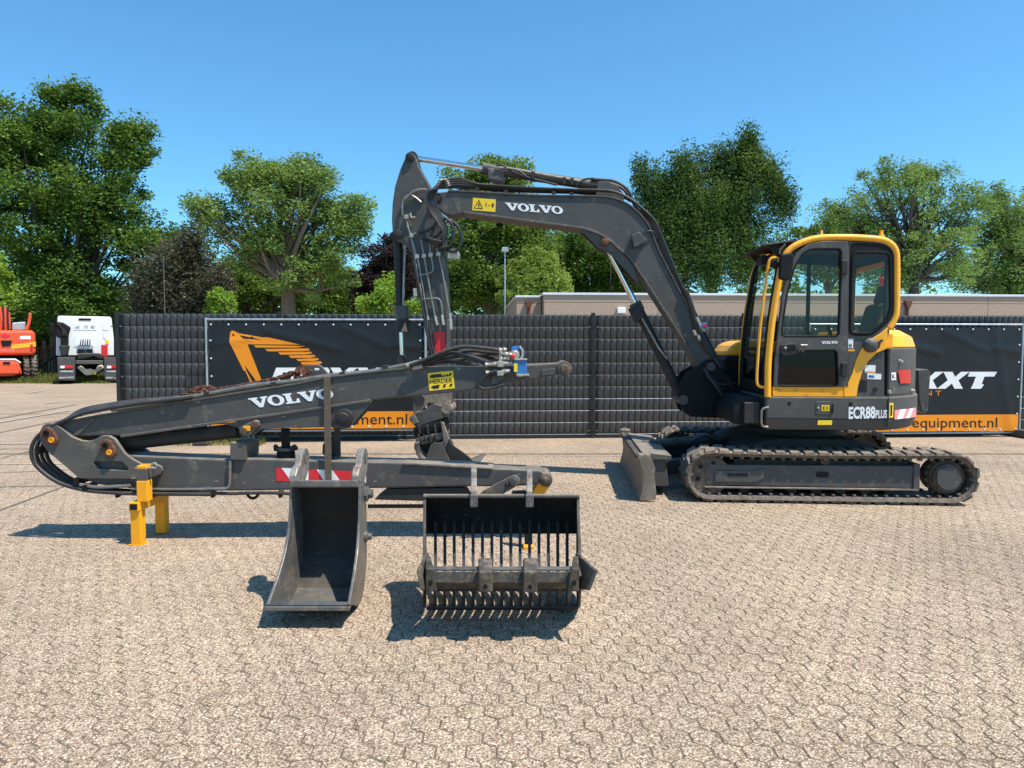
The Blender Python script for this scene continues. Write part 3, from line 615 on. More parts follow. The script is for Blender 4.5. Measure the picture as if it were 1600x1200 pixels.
# ------------------------------------------------------------ banner fences
def banner_fence(px0, px1, ytop, ybot, yorange, v, label, flip=False):
    u0 = FF_.at(px0, 600, v)[0]; u1 = FF_.at(px1, 600, v)[0]
    um = (px0+px1)/2
    z1 = FF_.at(um, ytop, v)[1]; z0 = FF_.at(um, ybot, v)[1]; zo = FF_.at(um, yorange, v)[1]
    root = empty('banner_fence', FF_.o, FYAW, label, 'banner fence', 'mobile fences with banners')
    fr = MB()
    fr.cyl((u0, v, 0.06), (u0, v, z1+.03), .021, n=10); fr.cyl((u1, v, .06), (u1, v, z1+.03), .021, n=10)
    fr.cyl((u0, v, z1), (u1, v, z1), .018, n=10); fr.cyl((u0, v, z0), (u1, v, z0), .018, n=10)
    fr.build('frame', M['galv'], root)
    mesh = MB(); k = u0+.1
    while k < u1-.02: mesh.cyl((k, v+.012, z0), (k, v+.012, z1), .002, n=4); k += .1
    mesh.build('mesh_wires', M['galv'], root)
    # cloth with slack folds
    nx, nz = 90, 40; vs = []; fs = []
    a, b, c, d = u0+.05, u1-.05, z0+.03, z1-.05
    def cloth(u, w):
        tx = (u-a)/(b-a); tz = (w-c)/(d-c)
        y = -.016*math.exp(-((tz-(.93-.5*(tx-.25)**1.0))/.035)**2)*(1 if .25 < tx < .62 else .15)
        y += -.012*math.exp(-((tz-(.97-.9*(tx-.62)))/.03)**2)*(1 if .62 < tx < .85 else 0)
        y += .004*math.sin(tx*31)*(1-tz)*.5+.004*math.sin(tx*9+tz*5)
        y += -.010*math.exp(-((tx-.97+.10*tz)/.02)**2)-.008*math.exp(-((tz-.8-.25*tx)/.03)**2)*(1 if tx < .2 else 0)
        y += -.014*math.exp(-((tz-.80+.25*(tx-.86))/.03)**2)*(1 if tx > .86 else 0)
        return v-.03+y
    for j in range(nz+1):
        for i in range(nx+1):
            u = a+(b-a)*i/nx; w = c+(d-c)*j/nz; vs.append((u, cloth(u, w), w))
    for j in range(nz):
        for i in range(nx): q = j*(nx+1)+i; fs.append((q, q+1, q+nx+2, q+nx+1))
    cl = MB().add(vs, fs, True)
    bo = cl.build('banner', M['banner'], root, fix=False)
    # orange foot strip
    vs = []; fs = []
    for j in range(9):
        for i in range(nx+1):
            u = a+(b-a)*i/nx; w = c+(zo-c)*j/8; vs.append((u, cloth(u, w)-.003, w))
    for j in range(8):
        for i in range(nx): q = j*(nx+1)+i; fs.append((q, q+1, q+nx+2, q+nx+1))
    MB().add(vs, fs, True).build('orange_strip', M['bannerorange'], bo, fix=False)
    n = int((u1-u0)/.285)
    for k in range(n+1):
        u = a+.04+(b-a-.08)*k/n
        for w in (d-.03, c+.03): MB().lathe((u, cloth(u, w)-.004, w), [(.014, 0), (.014, -.006), (.006, -.008)], 8).build('eyelet', M['white'], bo)
    for k in range(1, 6):
        w = c+(d-c)*k/6
        for u in (a+.03, b-.03): MB().lathe((u, cloth(u, w)-.004, w), [(.014, 0), (.014, -.006), (.006, -.008)], 8).build('eyelet', M['white'], bo)
    for u in (u0, u1):
        ft = MB().prism([(u-.11, 0), (u+.11, 0), (u+.10, .12), (u-.10, .12)], v-.36, v+.22).build('foot', M['concrete'], root, bevel=.02)
    return root, bo, v-.055, cloth
b1, cl1, bv1, cf1 = banner_fence(324, 665, 499.5, 672.5, 643, -.27, 'black and orange banner fence with arm logo, left of the dipper arm')
b2, cl2, bv2, cf2 = banner_fence(1262, 1595, 507, 676.5, 648, -.27, 'black and orange banner fence half hidden behind the cab')
def dec(fr, name, pts, v, m, parent, tf=None):
    if tf: pts = [tf(*p) for p in pts]
    q = fr.pl(pts, v); return MB().add([(u, v, w) for u, w in q], [tuple(range(len(q)))]).build(name, m, parent)
z7 = lambda x, y: (340+x/7.27, 500+y/7.27)
def logo(bo, v, tf):
    P = [[(160, 119), (182, 124), (240, 152), (510, 198), (560, 196), (700, 225), (935, 281), (335, 275), (498, 690), (486, 712), (450, 716), (305, 515), (326, 580), (292, 577), (130, 250), (138, 140)],
         [(326, 580), (395, 716), (372, 716), (312, 585)],
         [(405, 286), (995, 295), (905, 313), (432, 313)], [(535, 329), (1030, 322), (1042, 345), (950, 355), (562, 356)], [(683, 368), (1050, 360), (1072, 378), (1000, 392), (712, 394)],
         [(803, 404), (1090, 396), (1112, 414), (1050, 430), (828, 431)], [(888, 444), (1130, 432), (1150, 448), (1095, 466), (912, 467)], [(938, 480), (1165, 468), (1184, 490), (1140, 508), (958, 507)]]
    m = MB()
    for p in P: q = FF_.pl([tf(*a) for a in p], v); m.add([(u, v, w) for u, w in q], [tuple(range(len(q)))])
    m.build('arm_logo', M['bannerorange'], bo)
    m = MB()
    for p in ([(245, 174), (300, 182), (500, 224), (290, 209)], [(160+12*math.cos(k), 169+14*math.sin(k)) for k in [i*.6283 for i in range(10)]]):
        p = [(a+14 if len(p) == 10 else a, b) for a, b in p]
        q = FF_.pl([tf(*a) for a in p], v-.002); m.add([(u, v-.002, w) for u, w in q], [tuple(range(len(q)))])
    m.build('logo_gap', M['banner'], bo)
logo(cl1, bv1, z7)
# bold slanted letters: unit polygons with slant
def slant_word(bo, v, x0, ytop, ybot, lw, name):
    h = ybot-ytop; sl = .38*h
    def mp(i, x, y):   # x in 0..1 of letter width, y 0 bottom..1 top
        return (x0+i*lw*.96+x*lw+sl*(y-.5), ybot-h*y)
    D = [(0, 0), (.8, 0), (.95, .2), (.95, .8), (.8, 1), (0, 1)]; Dh = [(.3, .25), (.6, .25), (.66, .35), (.66, .65), (.6, .72), (.3, .72)]
    O = [(.12, 0), (.85, 0), (.97, .18), (.97, .82), (.85, 1), (.12, 1), (0, .82), (0, .18)]; Oh = [(.3, .25), (.66, .25), (.68, .3), (.68, .7), (.66, .74), (.3, .74), (.28, .7), (.28, .3)]
    X = [(-.02, 0), (.30, 0), (.47, .3), (.64, 0), (.95, 0), (.66, .5), (.95, 1), (.64, 1), (.49, .7), (.32, 1), (-.02, 1), (.27, .5)]
    T = [(.28, 0), (.66, 0), (.72, .24), (.62, .28), (.62, .72), (.98, .72), (1.02, 1), (.0, 1), (.0, .72), (.3, .72), (.3, .24)]
    def lp(i, P): return FF_.pl([mp(i, *p) for p in P], v)
    for i, (P, H) in enumerate(((D, Dh), (O, Oh), (X, None), (X, None), (T, None))):
        plate(name, lp(i, P), [lp(i, H)] if H else [], v, .001, M['white'], bo, bevel=.0002)
slant_word(cl1, bv1, 426, 574.5, 601, 44.5, 'banner_letter')
slant_word(cl2, bv2, 1351, 581, 607.5, 41.8, 'banner_letter')
text_px(FF_, 'banner_small_text', 'EQUIPMENT', (1352, 619.5), (1472, 619.5), (1352, 610.5), bv2, M['bannerorange'], cl2, spacing=1.6)
text_px(FF_, 'banner_small_text', 'EQUIPMENT', (428, 614), (552, 614), (428, 605), bv1, M['bannerorange'], cl1, spacing=1.6)
text_px(FF_, 'banner_url', 'equipment.nl', (1426.5, 673), (1560, 673), (1426.5, 652.5), bv2-.004, M['ink'], cl2)
text_px(FF_, 'banner_url', 'equipment.nl', (497, 668.5), (636, 668.5), (497, 646.5), bv1-.004, M['ink'], cl1)
x = [z7(0, 0)]
# stripes of the arm logo that show right of the cab on the second banner
off = 1261-323
logo(cl2, bv2, lambda a, b: (1261+((340+a/7.27)-323)*.955, 507+((500+b/7.27)-498)*.955))

# prints lie on the cloth
def bv_mid(bo): return bv1 if bo is cl1 else bv2
for bo, cf in ((cl1, cf1), (cl2, cf2)):
    for o in [q for q in bpy.data.objects if q.parent is bo]:
        base = o.name.split('.')[0]
        if base in ('eyelet', 'orange_strip'): continue
        e = {'banner_url': .0065, 'logo_gap': .0055}.get(base, .003)
        bm = bmesh.new(); bm.from_mesh(o.data)
        if base == 'banner_letter':
            bm.normal_update(); bmesh.ops.delete(bm, geom=[f for f in bm.faces if abs(f.normal.y) < .5 or f.calc_center_median().y > bv_mid(bo)], context='FACES')
        if base in ('arm_logo', 'banner_letter', 'logo_gap'):      # give the big shapes points enough to follow the folds
            bmesh.ops.triangulate(bm, faces=bm.faces); bmesh.ops.subdivide_edges(bm, edges=bm.edges, cuts=3, use_grid_fill=True)
        for vt in bm.verts: vt.co.y = cf(vt.co.x, vt.co.z)-e
        bm.to_mesh(o.data); bm.free()
# ------------------------------------------------------------ compact excavator
EY = math.radians(-4)
g0 = G(1297, 788); vdir = Vector((-math.sin(EY), math.cos(EY), 0))
ec = g0+vdir*1.15
EX = Fr(ec.x, ec.y, EY)
ex = empty('compact_excavator', (ec.x, ec.y, 0), EY, 'grey and yellow tracked excavator with cab, boom raised over the yard', 'excavator')
# ---- tracks
def stadium(R0, R1, x0, x1, zc0, zc1, n=14):
    """closed outline: small idler end at x0, sprocket end at x1"""
    pts = []
    for k in range(n+1):
        a = math.pi/2+math.pi*k/n; pts.append((x0+R0*math.cos(a), zc0+R0*math.sin(a)))
    m = 16
    for k in range(1, m): pts.append((x0+(x1-x0)*k/m, (zc0-R0)*(1-k/m)+(zc1-R1)*k/m))
    for k in range(n+1):
        a = -math.pi/2+math.pi*k/n; pts.append((x1+R1*math.cos(a), zc1+R1*math.sin(a)))
    for k in range(1, m):
        t = k/m; pts.append((x1+(x0-x1)*t, (zc1+R1)*(1-t)+(zc0+R0)*t-.012*math.sin(math.pi*t)))
    return pts
def resample(pts, n):
    P = [Vector(p) for p in pts]; P.append(P[0]); L = [0]
    for i in range(len(P)-1): L.append(L[-1]+(P[i+1]-P[i]).length)
    out = []; j = 0
    for k in range(n):
        s = L[-1]*k/n
        while L[j+1] < s: j += 1
        t = (s-L[j])/(L[j+1]-L[j]); p = P[j].lerp(P[j+1], t); d = (P[j+1]-P[j]).normalized(); out.append((p, d))
    return out
def track(v0, v1, nm):
    # outer radius .275 including lugs
    base = stadium(.232, .232, -1.145, 1.145, .263, .263)
    n = len(base); inn = stadium(.196, .196, -1.145, 1.145, .263, .263)
    b = MB(); vs = [(u, v0, w) for u, w in base]+[(u, v1, w) for u, w in base]+[(u, v0+.02, w) for u, w in inn]+[(u, v1-.02, w) for u, w in inn]; fs = []
    for i in range(n):
        j = (i+1) % n
        fs += [(i, j, n+j, n+i), (2*n+i, 3*n+i, 3*n+j, 2*n+j), (i, 2*n+i, 2*n+j, j), (n+i, n+j, 3*n+j, 3*n+i)]
    b.add(vs, fs, False)
    for p, d in resample(base, 44):          # staggered rubber lugs
        nx = Vector((d.y, -d.x)); h = .021
        for q, (a, c) in enumerate(((v0-.006, v0+(v1-v0)*.56), (v0+(v1-v0)*.44, v1+.006))):
            sk = .045*(1 if q == 0 else -1); s0 = d*(.03 if q else -.03)
            w0 = .054; w1 = .044
            bt = []; tp = []
            for (dd, vv) in ((-1, a), (1, a), (1, c), (-1, c)):
                e = p+s0+d*(dd*w0+(sk if vv == (a if q == 0 else c) else 0)-nx.length*0)-nx*0+nx*-.004
                bt.append((e.x, vv, e.y)); e2 = p+s0+d*(dd*w1+(sk if vv == (a if q == 0 else c) else 0))+nx*(h+random.uniform(-.004, .003)); tp.append((e2.x, vv+(.008 if vv == a else -.008), e2.y))
            b.hexa(bt, tp)
    for p, d in resample(inn, 58):           # inner guide lugs
        nx = Vector((d.y, -d.x))
        for a, c in ((v0+.025, v0+.085), (v1-.085, v1-.025)):
            e = [p-d*.017, p+d*.017]; f = [p-d*.012-nx*.024, p+d*.012-nx*.024]
            b.hexa([(e[0].x, a, e[0].y), (e[1].x, a, e[1].y), (e[1].x, c, e[1].y), (e[0].x, c, e[0].y)], [(f[0].x, a, f[0].y), (f[1].x, a, f[1].y), (f[1].x, c, f[1].y), (f[0].x, c, f[0].y)])
    tr = b.build(nm, M['rubber'], ex)
    vo = v0 if abs(v0) > abs(v1) else v1; sg = 1 if vo < 0 else -1      # outer face, direction inward
    vm = (v0+v1)/2
    f = MB(); z0, z1 = .155, .365
    # track frame: side beam with bottom ledge
    f.prism([(-1.19, z0+.01), (-1.19, z1), (.80, z1+.01), (.80, z0)], min(vo+sg*.055, vm+sg*.12), max(vo+sg*.055, vm+sg*.12))
    f.build('side_frame', M['grey'], tr, bevel=.006)
    MB().box(-1.2, .84, min(vo+sg*.03, vm), max(vo+sg*.03, vm), z0-.016, z0-.002).build('frame_ledge', M['blade'], tr, bevel=.002)
    MB().prism([(-1.10, .2), (-1.10, .31), (-.72, .31), (-.62, .34), (-.62, .24), (-.72, .2)], min(vo+sg*.042, vo+sg*.054), max(vo+sg*.042, vo+sg*.054)).build('access_plate', M['grey'], tr, bevel=.004)
    MB().box(-.98, -.78, min(vo+sg*.038, vo+sg*.041), max(vo+sg*.038, vo+sg*.041), .262, .285).build('slot', M['black'], tr)
    MB().prism(rounded([(-.12, .255), (.0, .255), (.0, .31), (-.12, .31)], .03), min(vo+sg*.05, vo+sg*.054), max(vo+sg*.05, vo+sg*.054)).build('frame_hole', M['black'], tr)
    MB().box(-.9, .8, min(vm-.1, vm+.1), max(vm-.1, vm+.1), .33, .42).build('frame_top', M['dark'], tr, bevel=.01)
    MB().box(.80, .86, min(vo+sg*.04, vm), max(vo+sg*.04, vm), .13, .40).build('frame_end', M['grey'], tr, bevel=.006)
    c = (-1.145, vm, .263)
    MB().lathe((c[0], vo+sg*.06, c[2]), [(.19, .0), (.195, sg*.02), (.195, sg*.30), (.19, sg*.33)], 28).build('idler', M['rustbrown'], tr)
    for k in range(6):
        a = k*math.pi/3+.3; MB().lathe((c[0]+.125*math.cos(a), vo+sg*.058, c[2]+.125*math.sin(a)), [(.022, 0), (.022, sg*-.001)], 10).build('idler_hole', M['black'], tr)
    c = (1.145, vm, .263)
    sp = MB(); sp.lathe((c[0], vo+sg*.10, c[2]), [(.165, 0), (.17, sg*.015), (.17, sg*.2)], 28)
    for k in range(17):
        a = 2*math.pi*k/17; q = Vector((math.cos(a), math.sin(a))); t = Vector((-q.y, q.x)); y0, y1 = sorted((vo+sg*.14, vo+sg*.2)); C = Vector((c[0], c[2]))
        pp = [C+q*.16+t*.025, C+q*.16-t*.025, C+q*.192-t*.012, C+q*.192+t*.012]; sp.prism([tuple(x) for x in pp], y0, y1)
    spo = sp.build('sprocket', M['rustbrown'], tr)
    MB().lathe((c[0]-.02, vo+sg*.03, c[2]), [(.12, sg*.075), (.122, sg*.012), (.112, -sg*.004)], 26).build('drive_cover', M['grey'], spo)
    MB().lathe((c[0]-.02, vo+sg*.05, c[2]), [(.135, sg*.05), (.135, sg*.0), (.122, 0)], 26).build('cover_rim', M['rustbrown'], spo)
    for k in range(7):
        u = -.80+k*.235
        MB().lathe((u, vo+sg*.11, .125), [(.05, 0), (.062, sg*.02), (.062, sg*.07), (.05, sg*.075), (.05, sg*.15), (.062, sg*.155), (.062, sg*.21)], 16).build('roller', M['dark'], tr)
    MB().lathe((-.02, vo+sg*.09, .425), [(.05, 0), (.058, sg*.01), (.058, sg*.2)], 16).build('carrier_roller', M['rustbrown'], tr)
    return tr
track(-1.15, -.70, 'track'); track(.70, 1.15, 'track')
# ---- undercarriage centre
MB().prism([(-.75, .26), (-.75, .48), (-.4, .58), (.4, .58), (.75, .48), (.75, .26)], -.7, .7).build('car_body', M['dark'], ex, bevel=.02)
MB().lathe((0, 0, .58), [(.5, 0), (.5, .06), (.46, .06), (.46, .14)], 36, 'z').build('swing_bearing', M['dark'], ex)
# ---- dozer blade
ub_n = EX.at(998, 786, -1.15)[0]
bl_pts = EX.pl([(998, 717), (1003, 733), (1005, 751), (1002.5, 767), (998, 787)], -1.13)
bl_pts = [(u, max(w, .01)) for u, w in bl_pts]
curve = catmull([(p[0], 0, p[1]) for p in bl_pts], 4); curve = [(p.x, p.z) for p in curve]
bl = MB().strip(curve, -1.13, 1.13, .03).build('dozer_blade', M['bladefront'], ex, bevel=.003)
side = EX.pl([(997, 715), (1009, 709), (1019, 719), (1023.5, 731), (1022, 743), (1025, 768), (1025, 780), (1010, 785.5), (998, 787), (1002.5, 767), (1005, 751), (1003, 733)], -1.15)
side = [(u, max(w, .012)) for u, w in side]
for a, b in ((-1.17, -1.14), (1.14, 1.17)): MB().prism(side, a, b).build('blade_end_plate', M['blade'], bl, bevel=.005)
topu = bl_pts[0][0]; topz = bl_pts[0][1]
for a in (-1.12, .98): MB().box(topu+.0, topu+.12, a, a+.14, topz-.05, topz+.04).build('blade_lug', M['blade'], bl, bevel=.008)
MB().box(topu-.01, topu+.05, -.9, .9, topz-.03, topz+.012).build('blade_top_rail', M['dark'], bl, bevel=.006)
MB().prism([(topu+.11, topz-.33), (topu+.34, topz-.33), (topu+.31, topz-.05), (topu+.10, topz-.05)], -.85, .75).build('blade_box', M['grey'], bl, bevel=.01)
MB().prism([(topu+.05, topz-.05), (topu+.36, topz-.05), (topu+.36, topz+.0), (topu+.06, topz+.03)], -.88, .78).build('blade_box_lid', M['grey2'], bl, bevel=.008)
for s in (-.45, .45): MB().prism([(topu+.12, .12), (-.7, .26), (-.7, .40), (topu+.12, .28)], s-.07, s+.07).build('blade_arm', M['dark'], ex, bevel=.01)
MB().cyl((topu+.16, 0, .4), (-.6, 0, .5), .06, n=12).build('blade_cylinder', M['dark'], ex)
MB().tube(catmull([(-1.2, -.3, .5), (-1.05, -.3, .56), (-.9, -.25, .5), (-.75, -.2, .55)], 4), .02, 8).build('hose', M['hose'], ex)
MB().box(-1.0, -.86, .3, .5, .47, .49).build('blue_tag', M['blue'], ex)

# ---- upper structure: skirt with rounded tail
def plan(R, vs, uf, vfar):
    """plan outline of the revolving deck"""
    p = [(uf, vs), ]
    a0 = math.asin(min(1, -vs/R))
    u_t = R*math.cos(a0)
    n = 22
    for k in range(n+1):
        a = -a0+(2*a0)*k/n; p.append((R*math.cos(a), R*math.sin(a)))
    p.append((uf, vfar)); return p
VS = -1.08
uf = EX.at(1197, 645, VS)[0]
z_t = EX.at(1300, 620.5, VS)[1]; z_c = EX.at(1300, 655, VS)[1]; z_b = EX.at(1300, 672, VS+.05)[1]
P0 = plan(1.215, VS, uf, 1.08); P1 = [(u*.965+.0, v*.955) for u, v in P0]
sk = MB()
sk.prism_z(P0, z_c, z_t); sk.prism_z(P1, z_b, z_c-.0005, pts1=[(u*.998, v*.998) for u, v in P0])
sko = sk.build('skirt', M['grey'], ex, bevel=.012)
MB().prism_z([(u*.985, v*.985) for u, v in P0], z_t, z_t+.012).build('skirt_rim', M['grey2'], sko)
MB().prism([(uf-.30, z_b+.05), (uf+.02, z_b+.03), (uf+.02, z_t-.02), (uf-.22, z_t-.02), (uf-.30, z_b+.2)], -.98, .95).build('deck_front', M['black'], ex, bevel=.02)  # coloured black for the shade below the cab front
MB().box(uf-.20, uf-.05, -1.03, -.98, z_b+.06, z_t-.06).build('deck_panel', M['dark'], ex, bevel=.01)
MB().tube(catmull([(uf+.02, -1.09, z_t-.1), (uf-.04, -1.1, z_t-.12), (uf-.05, -1.1, (z_t+z_b)/2), (uf-.04, -1.09, z_b+.05), (uf+.02, -1.08, z_b+.03)], 4), .011, 8).build('grab_loop', M['steel'], ex)
# details on skirt
def on(name, pts, m, v=VS-.003, parent=None): return dec(EX, name, pts, v, m, parent or sko)
z1t = lambda x, y: (1120+x/3.529, 340+y/3.529)
z2t = lambda x, y: (1240+x/7.619, 600+y/7.619)
gap = EX.pl([(1386, 621.5), (1388, 621.5), (1386.5, 655), (1384.5, 655)], VS-.004)
hp = MB(); q = EX.pl([z2t(268, 207), z2t(455, 210), z2t(455, 362), z2t(268, 360)], VS-.006); hp.prism(q, VS-.006, VS+.01); hpo = hp.build('service_hatch', M['grey'], sko, bevel=.003)
on('hatch_sticker', [z2t(335, 250), z2t(427, 250), z2t(425, 322), z2t(333, 322)], M['decalyellow'], VS-.0085, hpo)
text_px(EX, 'hatch_sticker_print', 'E3', z2t(350, 308), z2t(412, 308), z2t(350, 265), VS-.0105, M['ink'], hpo, bold=.01)
c = EX.p3(*z2t(293, 285), VS-.006); MB().lathe(c, [(.012, 0), (.012, -.006), (.008, -.008)], 12).build('hatch_lock', M['zinc'], hpo)
q = EX.pl([z2t(455, 235), z2t(470, 230), z2t(470, 345), z2t(455, 355)], VS); MB().prism(q, VS-.018, VS).build('hatch_hinge', M['dark'], hpo, bevel=.003)
on('yellow_plate', [z2t(290, 432), z2t(460, 432), z2t(455, 487), z2t(283, 487)], M['decalyellow'], VS-.004)
for p in (z2t(680, 238), z1t(400, 1025)):
    c = EX.p3(*p, VS); MB().lathe(c, [(.018, .004), (.018, -.003), (.012, -.003)], 14).build('round_plug', M['black'], sko)
text_px(EX, 'model_lettering', 'ECR88', z2t(655, 418), z2t(972, 412), z2t(657, 272), VS-.004, M['white'], sko, bold=.035)
text_px(EX, 'model_lettering', 'PLUS', z2t(975, 410), z2t(1112, 407), z2t(977, 310), VS-.004, M['white'], sko, bold=.03)
# curved pieces on the tail: follow the plan outline
def tail_pt(px, py, R, eps=.004):
    """point where the sight line meets the round tail of radius R"""
    r = ray(px, py); c = EX.loc((0, 0, EYE)); ru = r.x*EX.c+r.y*EX.s; rv = -r.x*EX.s+r.y*EX.c
    R2 = R+eps; A = ru*ru+rv*rv; B = 2*(c.x*ru+c.y*rv); Cc = c.x**2+c.y**2-R2*R2; D = B*B-4*A*Cc
    if D < 0: D = 0
    t = (-B-math.sqrt(D))/(2*A); u, v, w = c.x+ru*t, c.y+rv*t, c.z+r.z*t
    if v < VS-eps:
        t = (VS-eps-c.y)/rv; u, v, w = c.x+ru*t, VS-eps, c.z+r.z*t
    return (u, v, w)
def tail_patch(name, tl, tr_, bl_, br_, R, m, parent, eps=.004, n=8):
    vs = []; fs = []
    for i in range(n+1):
        t = i/n; a = (tl[0]+(tr_[0]-tl[0])*t, tl[1]+(tr_[1]-tl[1])*t); b = (bl_[0]+(br_[0]-bl_[0])*t, bl_[1]+(br_[1]-bl_[1])*t)
        vs += [tail_pt(*a, R, eps), tail_pt(*b, R, eps)]
    for i in range(n): fs.append((2*i, 2*i+2, 2*i+3, 2*i+1))
    return MB().add(vs, fs).build(name, m, parent)
tail_patch('panel_gap', z2t(1122, 165), z2t(1136, 165), z2t(1098, 525), z2t(1114, 520), 1.215, M['black'], sko)
tail_patch('yellow_label', z2t(1143, 225), z2t(1190, 225), z2t(1138, 400), z2t(1184, 400), 1.215, M['decalyellow'], sko)
tail_patch('label_print', z2t(1155, 250), z2t(1178, 250), z2t(1152, 380), z2t(1172, 380), 1.215, M['ink'], sko, .0055)
xs = [(1203, 312, 1200, 422), (1270, 303, 1232, 420), (1340, 296, 1300, 412), (1388, 290, 1335, 408), (1428, 285, 1385, 402), (1458, 278, 1458, 390)]
for i in range(5):
    a, b = xs[i], xs[i+1]
    tail_patch('warning_stripe', z2t(a[0], a[1]), z2t(b[0], b[1]), z2t(a[2], a[3]), z2t(b[2], b[3]), 1.215, M['pink'] if i % 2 == 0 else M['white'], sko, .005)
CV = -1.055
# ---- rear body: side panel, hood
zh = EX.at(1400, 515, -.9)[1]; zy = EX.at(1400, 543.5, -.9)[1]
uh = EX.at(1386, 600, -1.03)[0]
Ph = plan(1.19, -1.04, uh, 1.0)
hd = MB().prism_z(Ph, z_t+.012, zy); hdo = hd.build('engine_hood', M['grey'], ex, bevel=.025)
Ph2 = [(uh+(u-uh)*.86, v*.9) for u, v in Ph]
Phm = [(uh+(u-uh)*.99, v*.985) for u, v in Ph]
hy = MB().prism_z(Phm, zy+.006, zy+(zh-zy)*.62, pts1=[(uh+(u-uh)*.93, v*.955) for u, v in Ph]); hy.prism_z([(uh+(u-uh)*.93, v*.955) for u, v in Ph], zy+(zh-zy)*.62, zh, pts1=[(uh+(u-uh)*.72, v*.86) for u, v in Ph])
hy.build('hood_top', M['yellow'], hdo, bevel=.02)
MB().box(uh-.06, uh+.05, CV+.02, CV+.4, zy-.01, zh-.035).build('hood_shoulder', M['yellow'], hdo, bevel=.015)
tail_patch('tail_lamp', z1t(1000, 842), z1t(1068, 838), z1t(1012, 915), z1t(1070, 912), 1.19, M['redlens'], hdo, .012)
tail_patch('letter_plate', z1t(963, 855), z1t(988, 853), z1t(963, 897), z1t(988, 895), 1.19, M['white'], hdo, .005)
q = [tail_pt(*z1t(968, 888), 1.19, .007), tail_pt(*z1t(984, 888), 1.19, .007), tail_pt(*z1t(968, 862), 1.19, .007)]
vv, f = glyphs('K', .02); A, B, Cc = map(Vector, q); MB().add([tuple(A+(B-A)*float(x)+(Cc-A)*float(y)) for x, y in vv], f).build('plate_letter', M['ink'], hdo)
for p in (z1t(1008, 793), z1t(950, 962), z1t(1075, 955)):
    c = tail_pt(*p, 1.19, 0); d = Vector((c[0], c[1], 0)).normalized() if c[1] > -1.03 else Vector((0, -1, 0)); MB().cyl(c, Vector(c)+d*.03, .022, .014, 12).build('hood_latch', M['zinc'], hdo)
# box seen past the tail
ub = 1.22; MB().prism(rounded(EX.pl([(1424, 577), (1440, 576), (1444, 582), (1440, 640), (1436, 645), (1430, 642), (1426, 625)], .5), .03), .35, .75).build('rear_guard', M['grey'], ex, bevel=.01)
# side panel between swoosh and hood
CV = -1.055
q = EX.pl([(1338, 620), (1338, 606), (1347, 580), (1361, 558), (1382, 546), (1382, 620)], CV)
spn = MB().prism(q, CV, CV+.2).build('side_panel', M['grey'], ex, bevel=.006)
MB().box(EX.at(1338, 610, CV)[0], uh+.02, CV+.05, .95, z_t+.012, zy-.01).build('engine_bay', M['black'], ex)
for k in range(7):
    a = z1t(782, 898+k*9.5); b = z1t(828, 898+k*9.5)
    p = EX.at(*a, CV-.002); r_ = EX.at(*b, CV-.002); MB().box(p[0], r_[0], CV-.004, CV+.0, p[1]-.006, p[1]+.002).build('vent_slot', M['black'], spn)
on('white_sticker', [z1t(817, 812), z1t(876, 814), z1t(874, 860), z1t(815, 856)], M['white'], CV-.002, spn); on('sticker_band', [z1t(817, 846), z1t(874, 850), z1t(874, 857), z1t(815, 853)], M['bannerorange'], CV-.0035, spn)
on('white_sticker', [z1t(830, 858), z1t(908, 862), z1t(906, 893), z1t(830, 890)], M['white'], CV-.0022, spn); on('sticker_band', [z1t(836, 868), z1t(868, 870), z1t(868, 884), z1t(836, 882)], M['blue'], CV-.0036, spn)
for p in (z1t(875, 945),):
    c = EX.p3(*p, CV); MB().lathe(c, [(.022, 0), (.022, -.012), (.012, -.014)], 12).build('lock', M['dark'], spn)

# ---- cab
cab = empty('cab', (0, 0, 0)); cab.parent = ex
frame_px = [(1199.5, 620), (1200, 575), (1203, 535), (1208, 492), (1215, 450), (1222, 412), (1231, 393), (1248, 381), (1273, 373), (1300, 371), (1340, 371.5), (1376, 374.5), (1391, 381), (1399, 392), (1401, 412), (1400.5, 480), (1397.5, 498), (1390, 512)]
fp = EX.pl(frame_px, CV)
tube_path = catmull([(u, CV, w) for u, w in fp], 4)
MB().tube(tube_path, .032, 10).build('cab_frame', M['yellow'], cab)
# far side frame
VF = CV+1.05
ff = catmull([(u, VF, w) for u, w in fp], 4)
MB().tube(ff, .029, 10).build('cab_frame', M['yellow'], cab)
# swoosh
sw = EX.pl([z1t(*p) for p in ((992, 545), (955, 592), (900, 640), (845, 672), (795, 725), (765, 790), (745, 860), (725, 905), (700, 932), (700, 988), (770, 988), (776, 940), (800, 855), (835, 792), (880, 748), (935, 724), (942, 622), (975, 590))], CV-.015)
MB().prism(sw, CV-.02, CV+.06).build('yellow_swoosh', M['yellow'], cab, bevel=.006)
q = EX.pl([z1t(308, 932), z1t(699, 932), z1t(699, 988), z1t(308, 986)], CV-.012); MB().prism(q, CV-.015, CV+.05).build('door_sill', M['orange'], cab, bevel=.005)
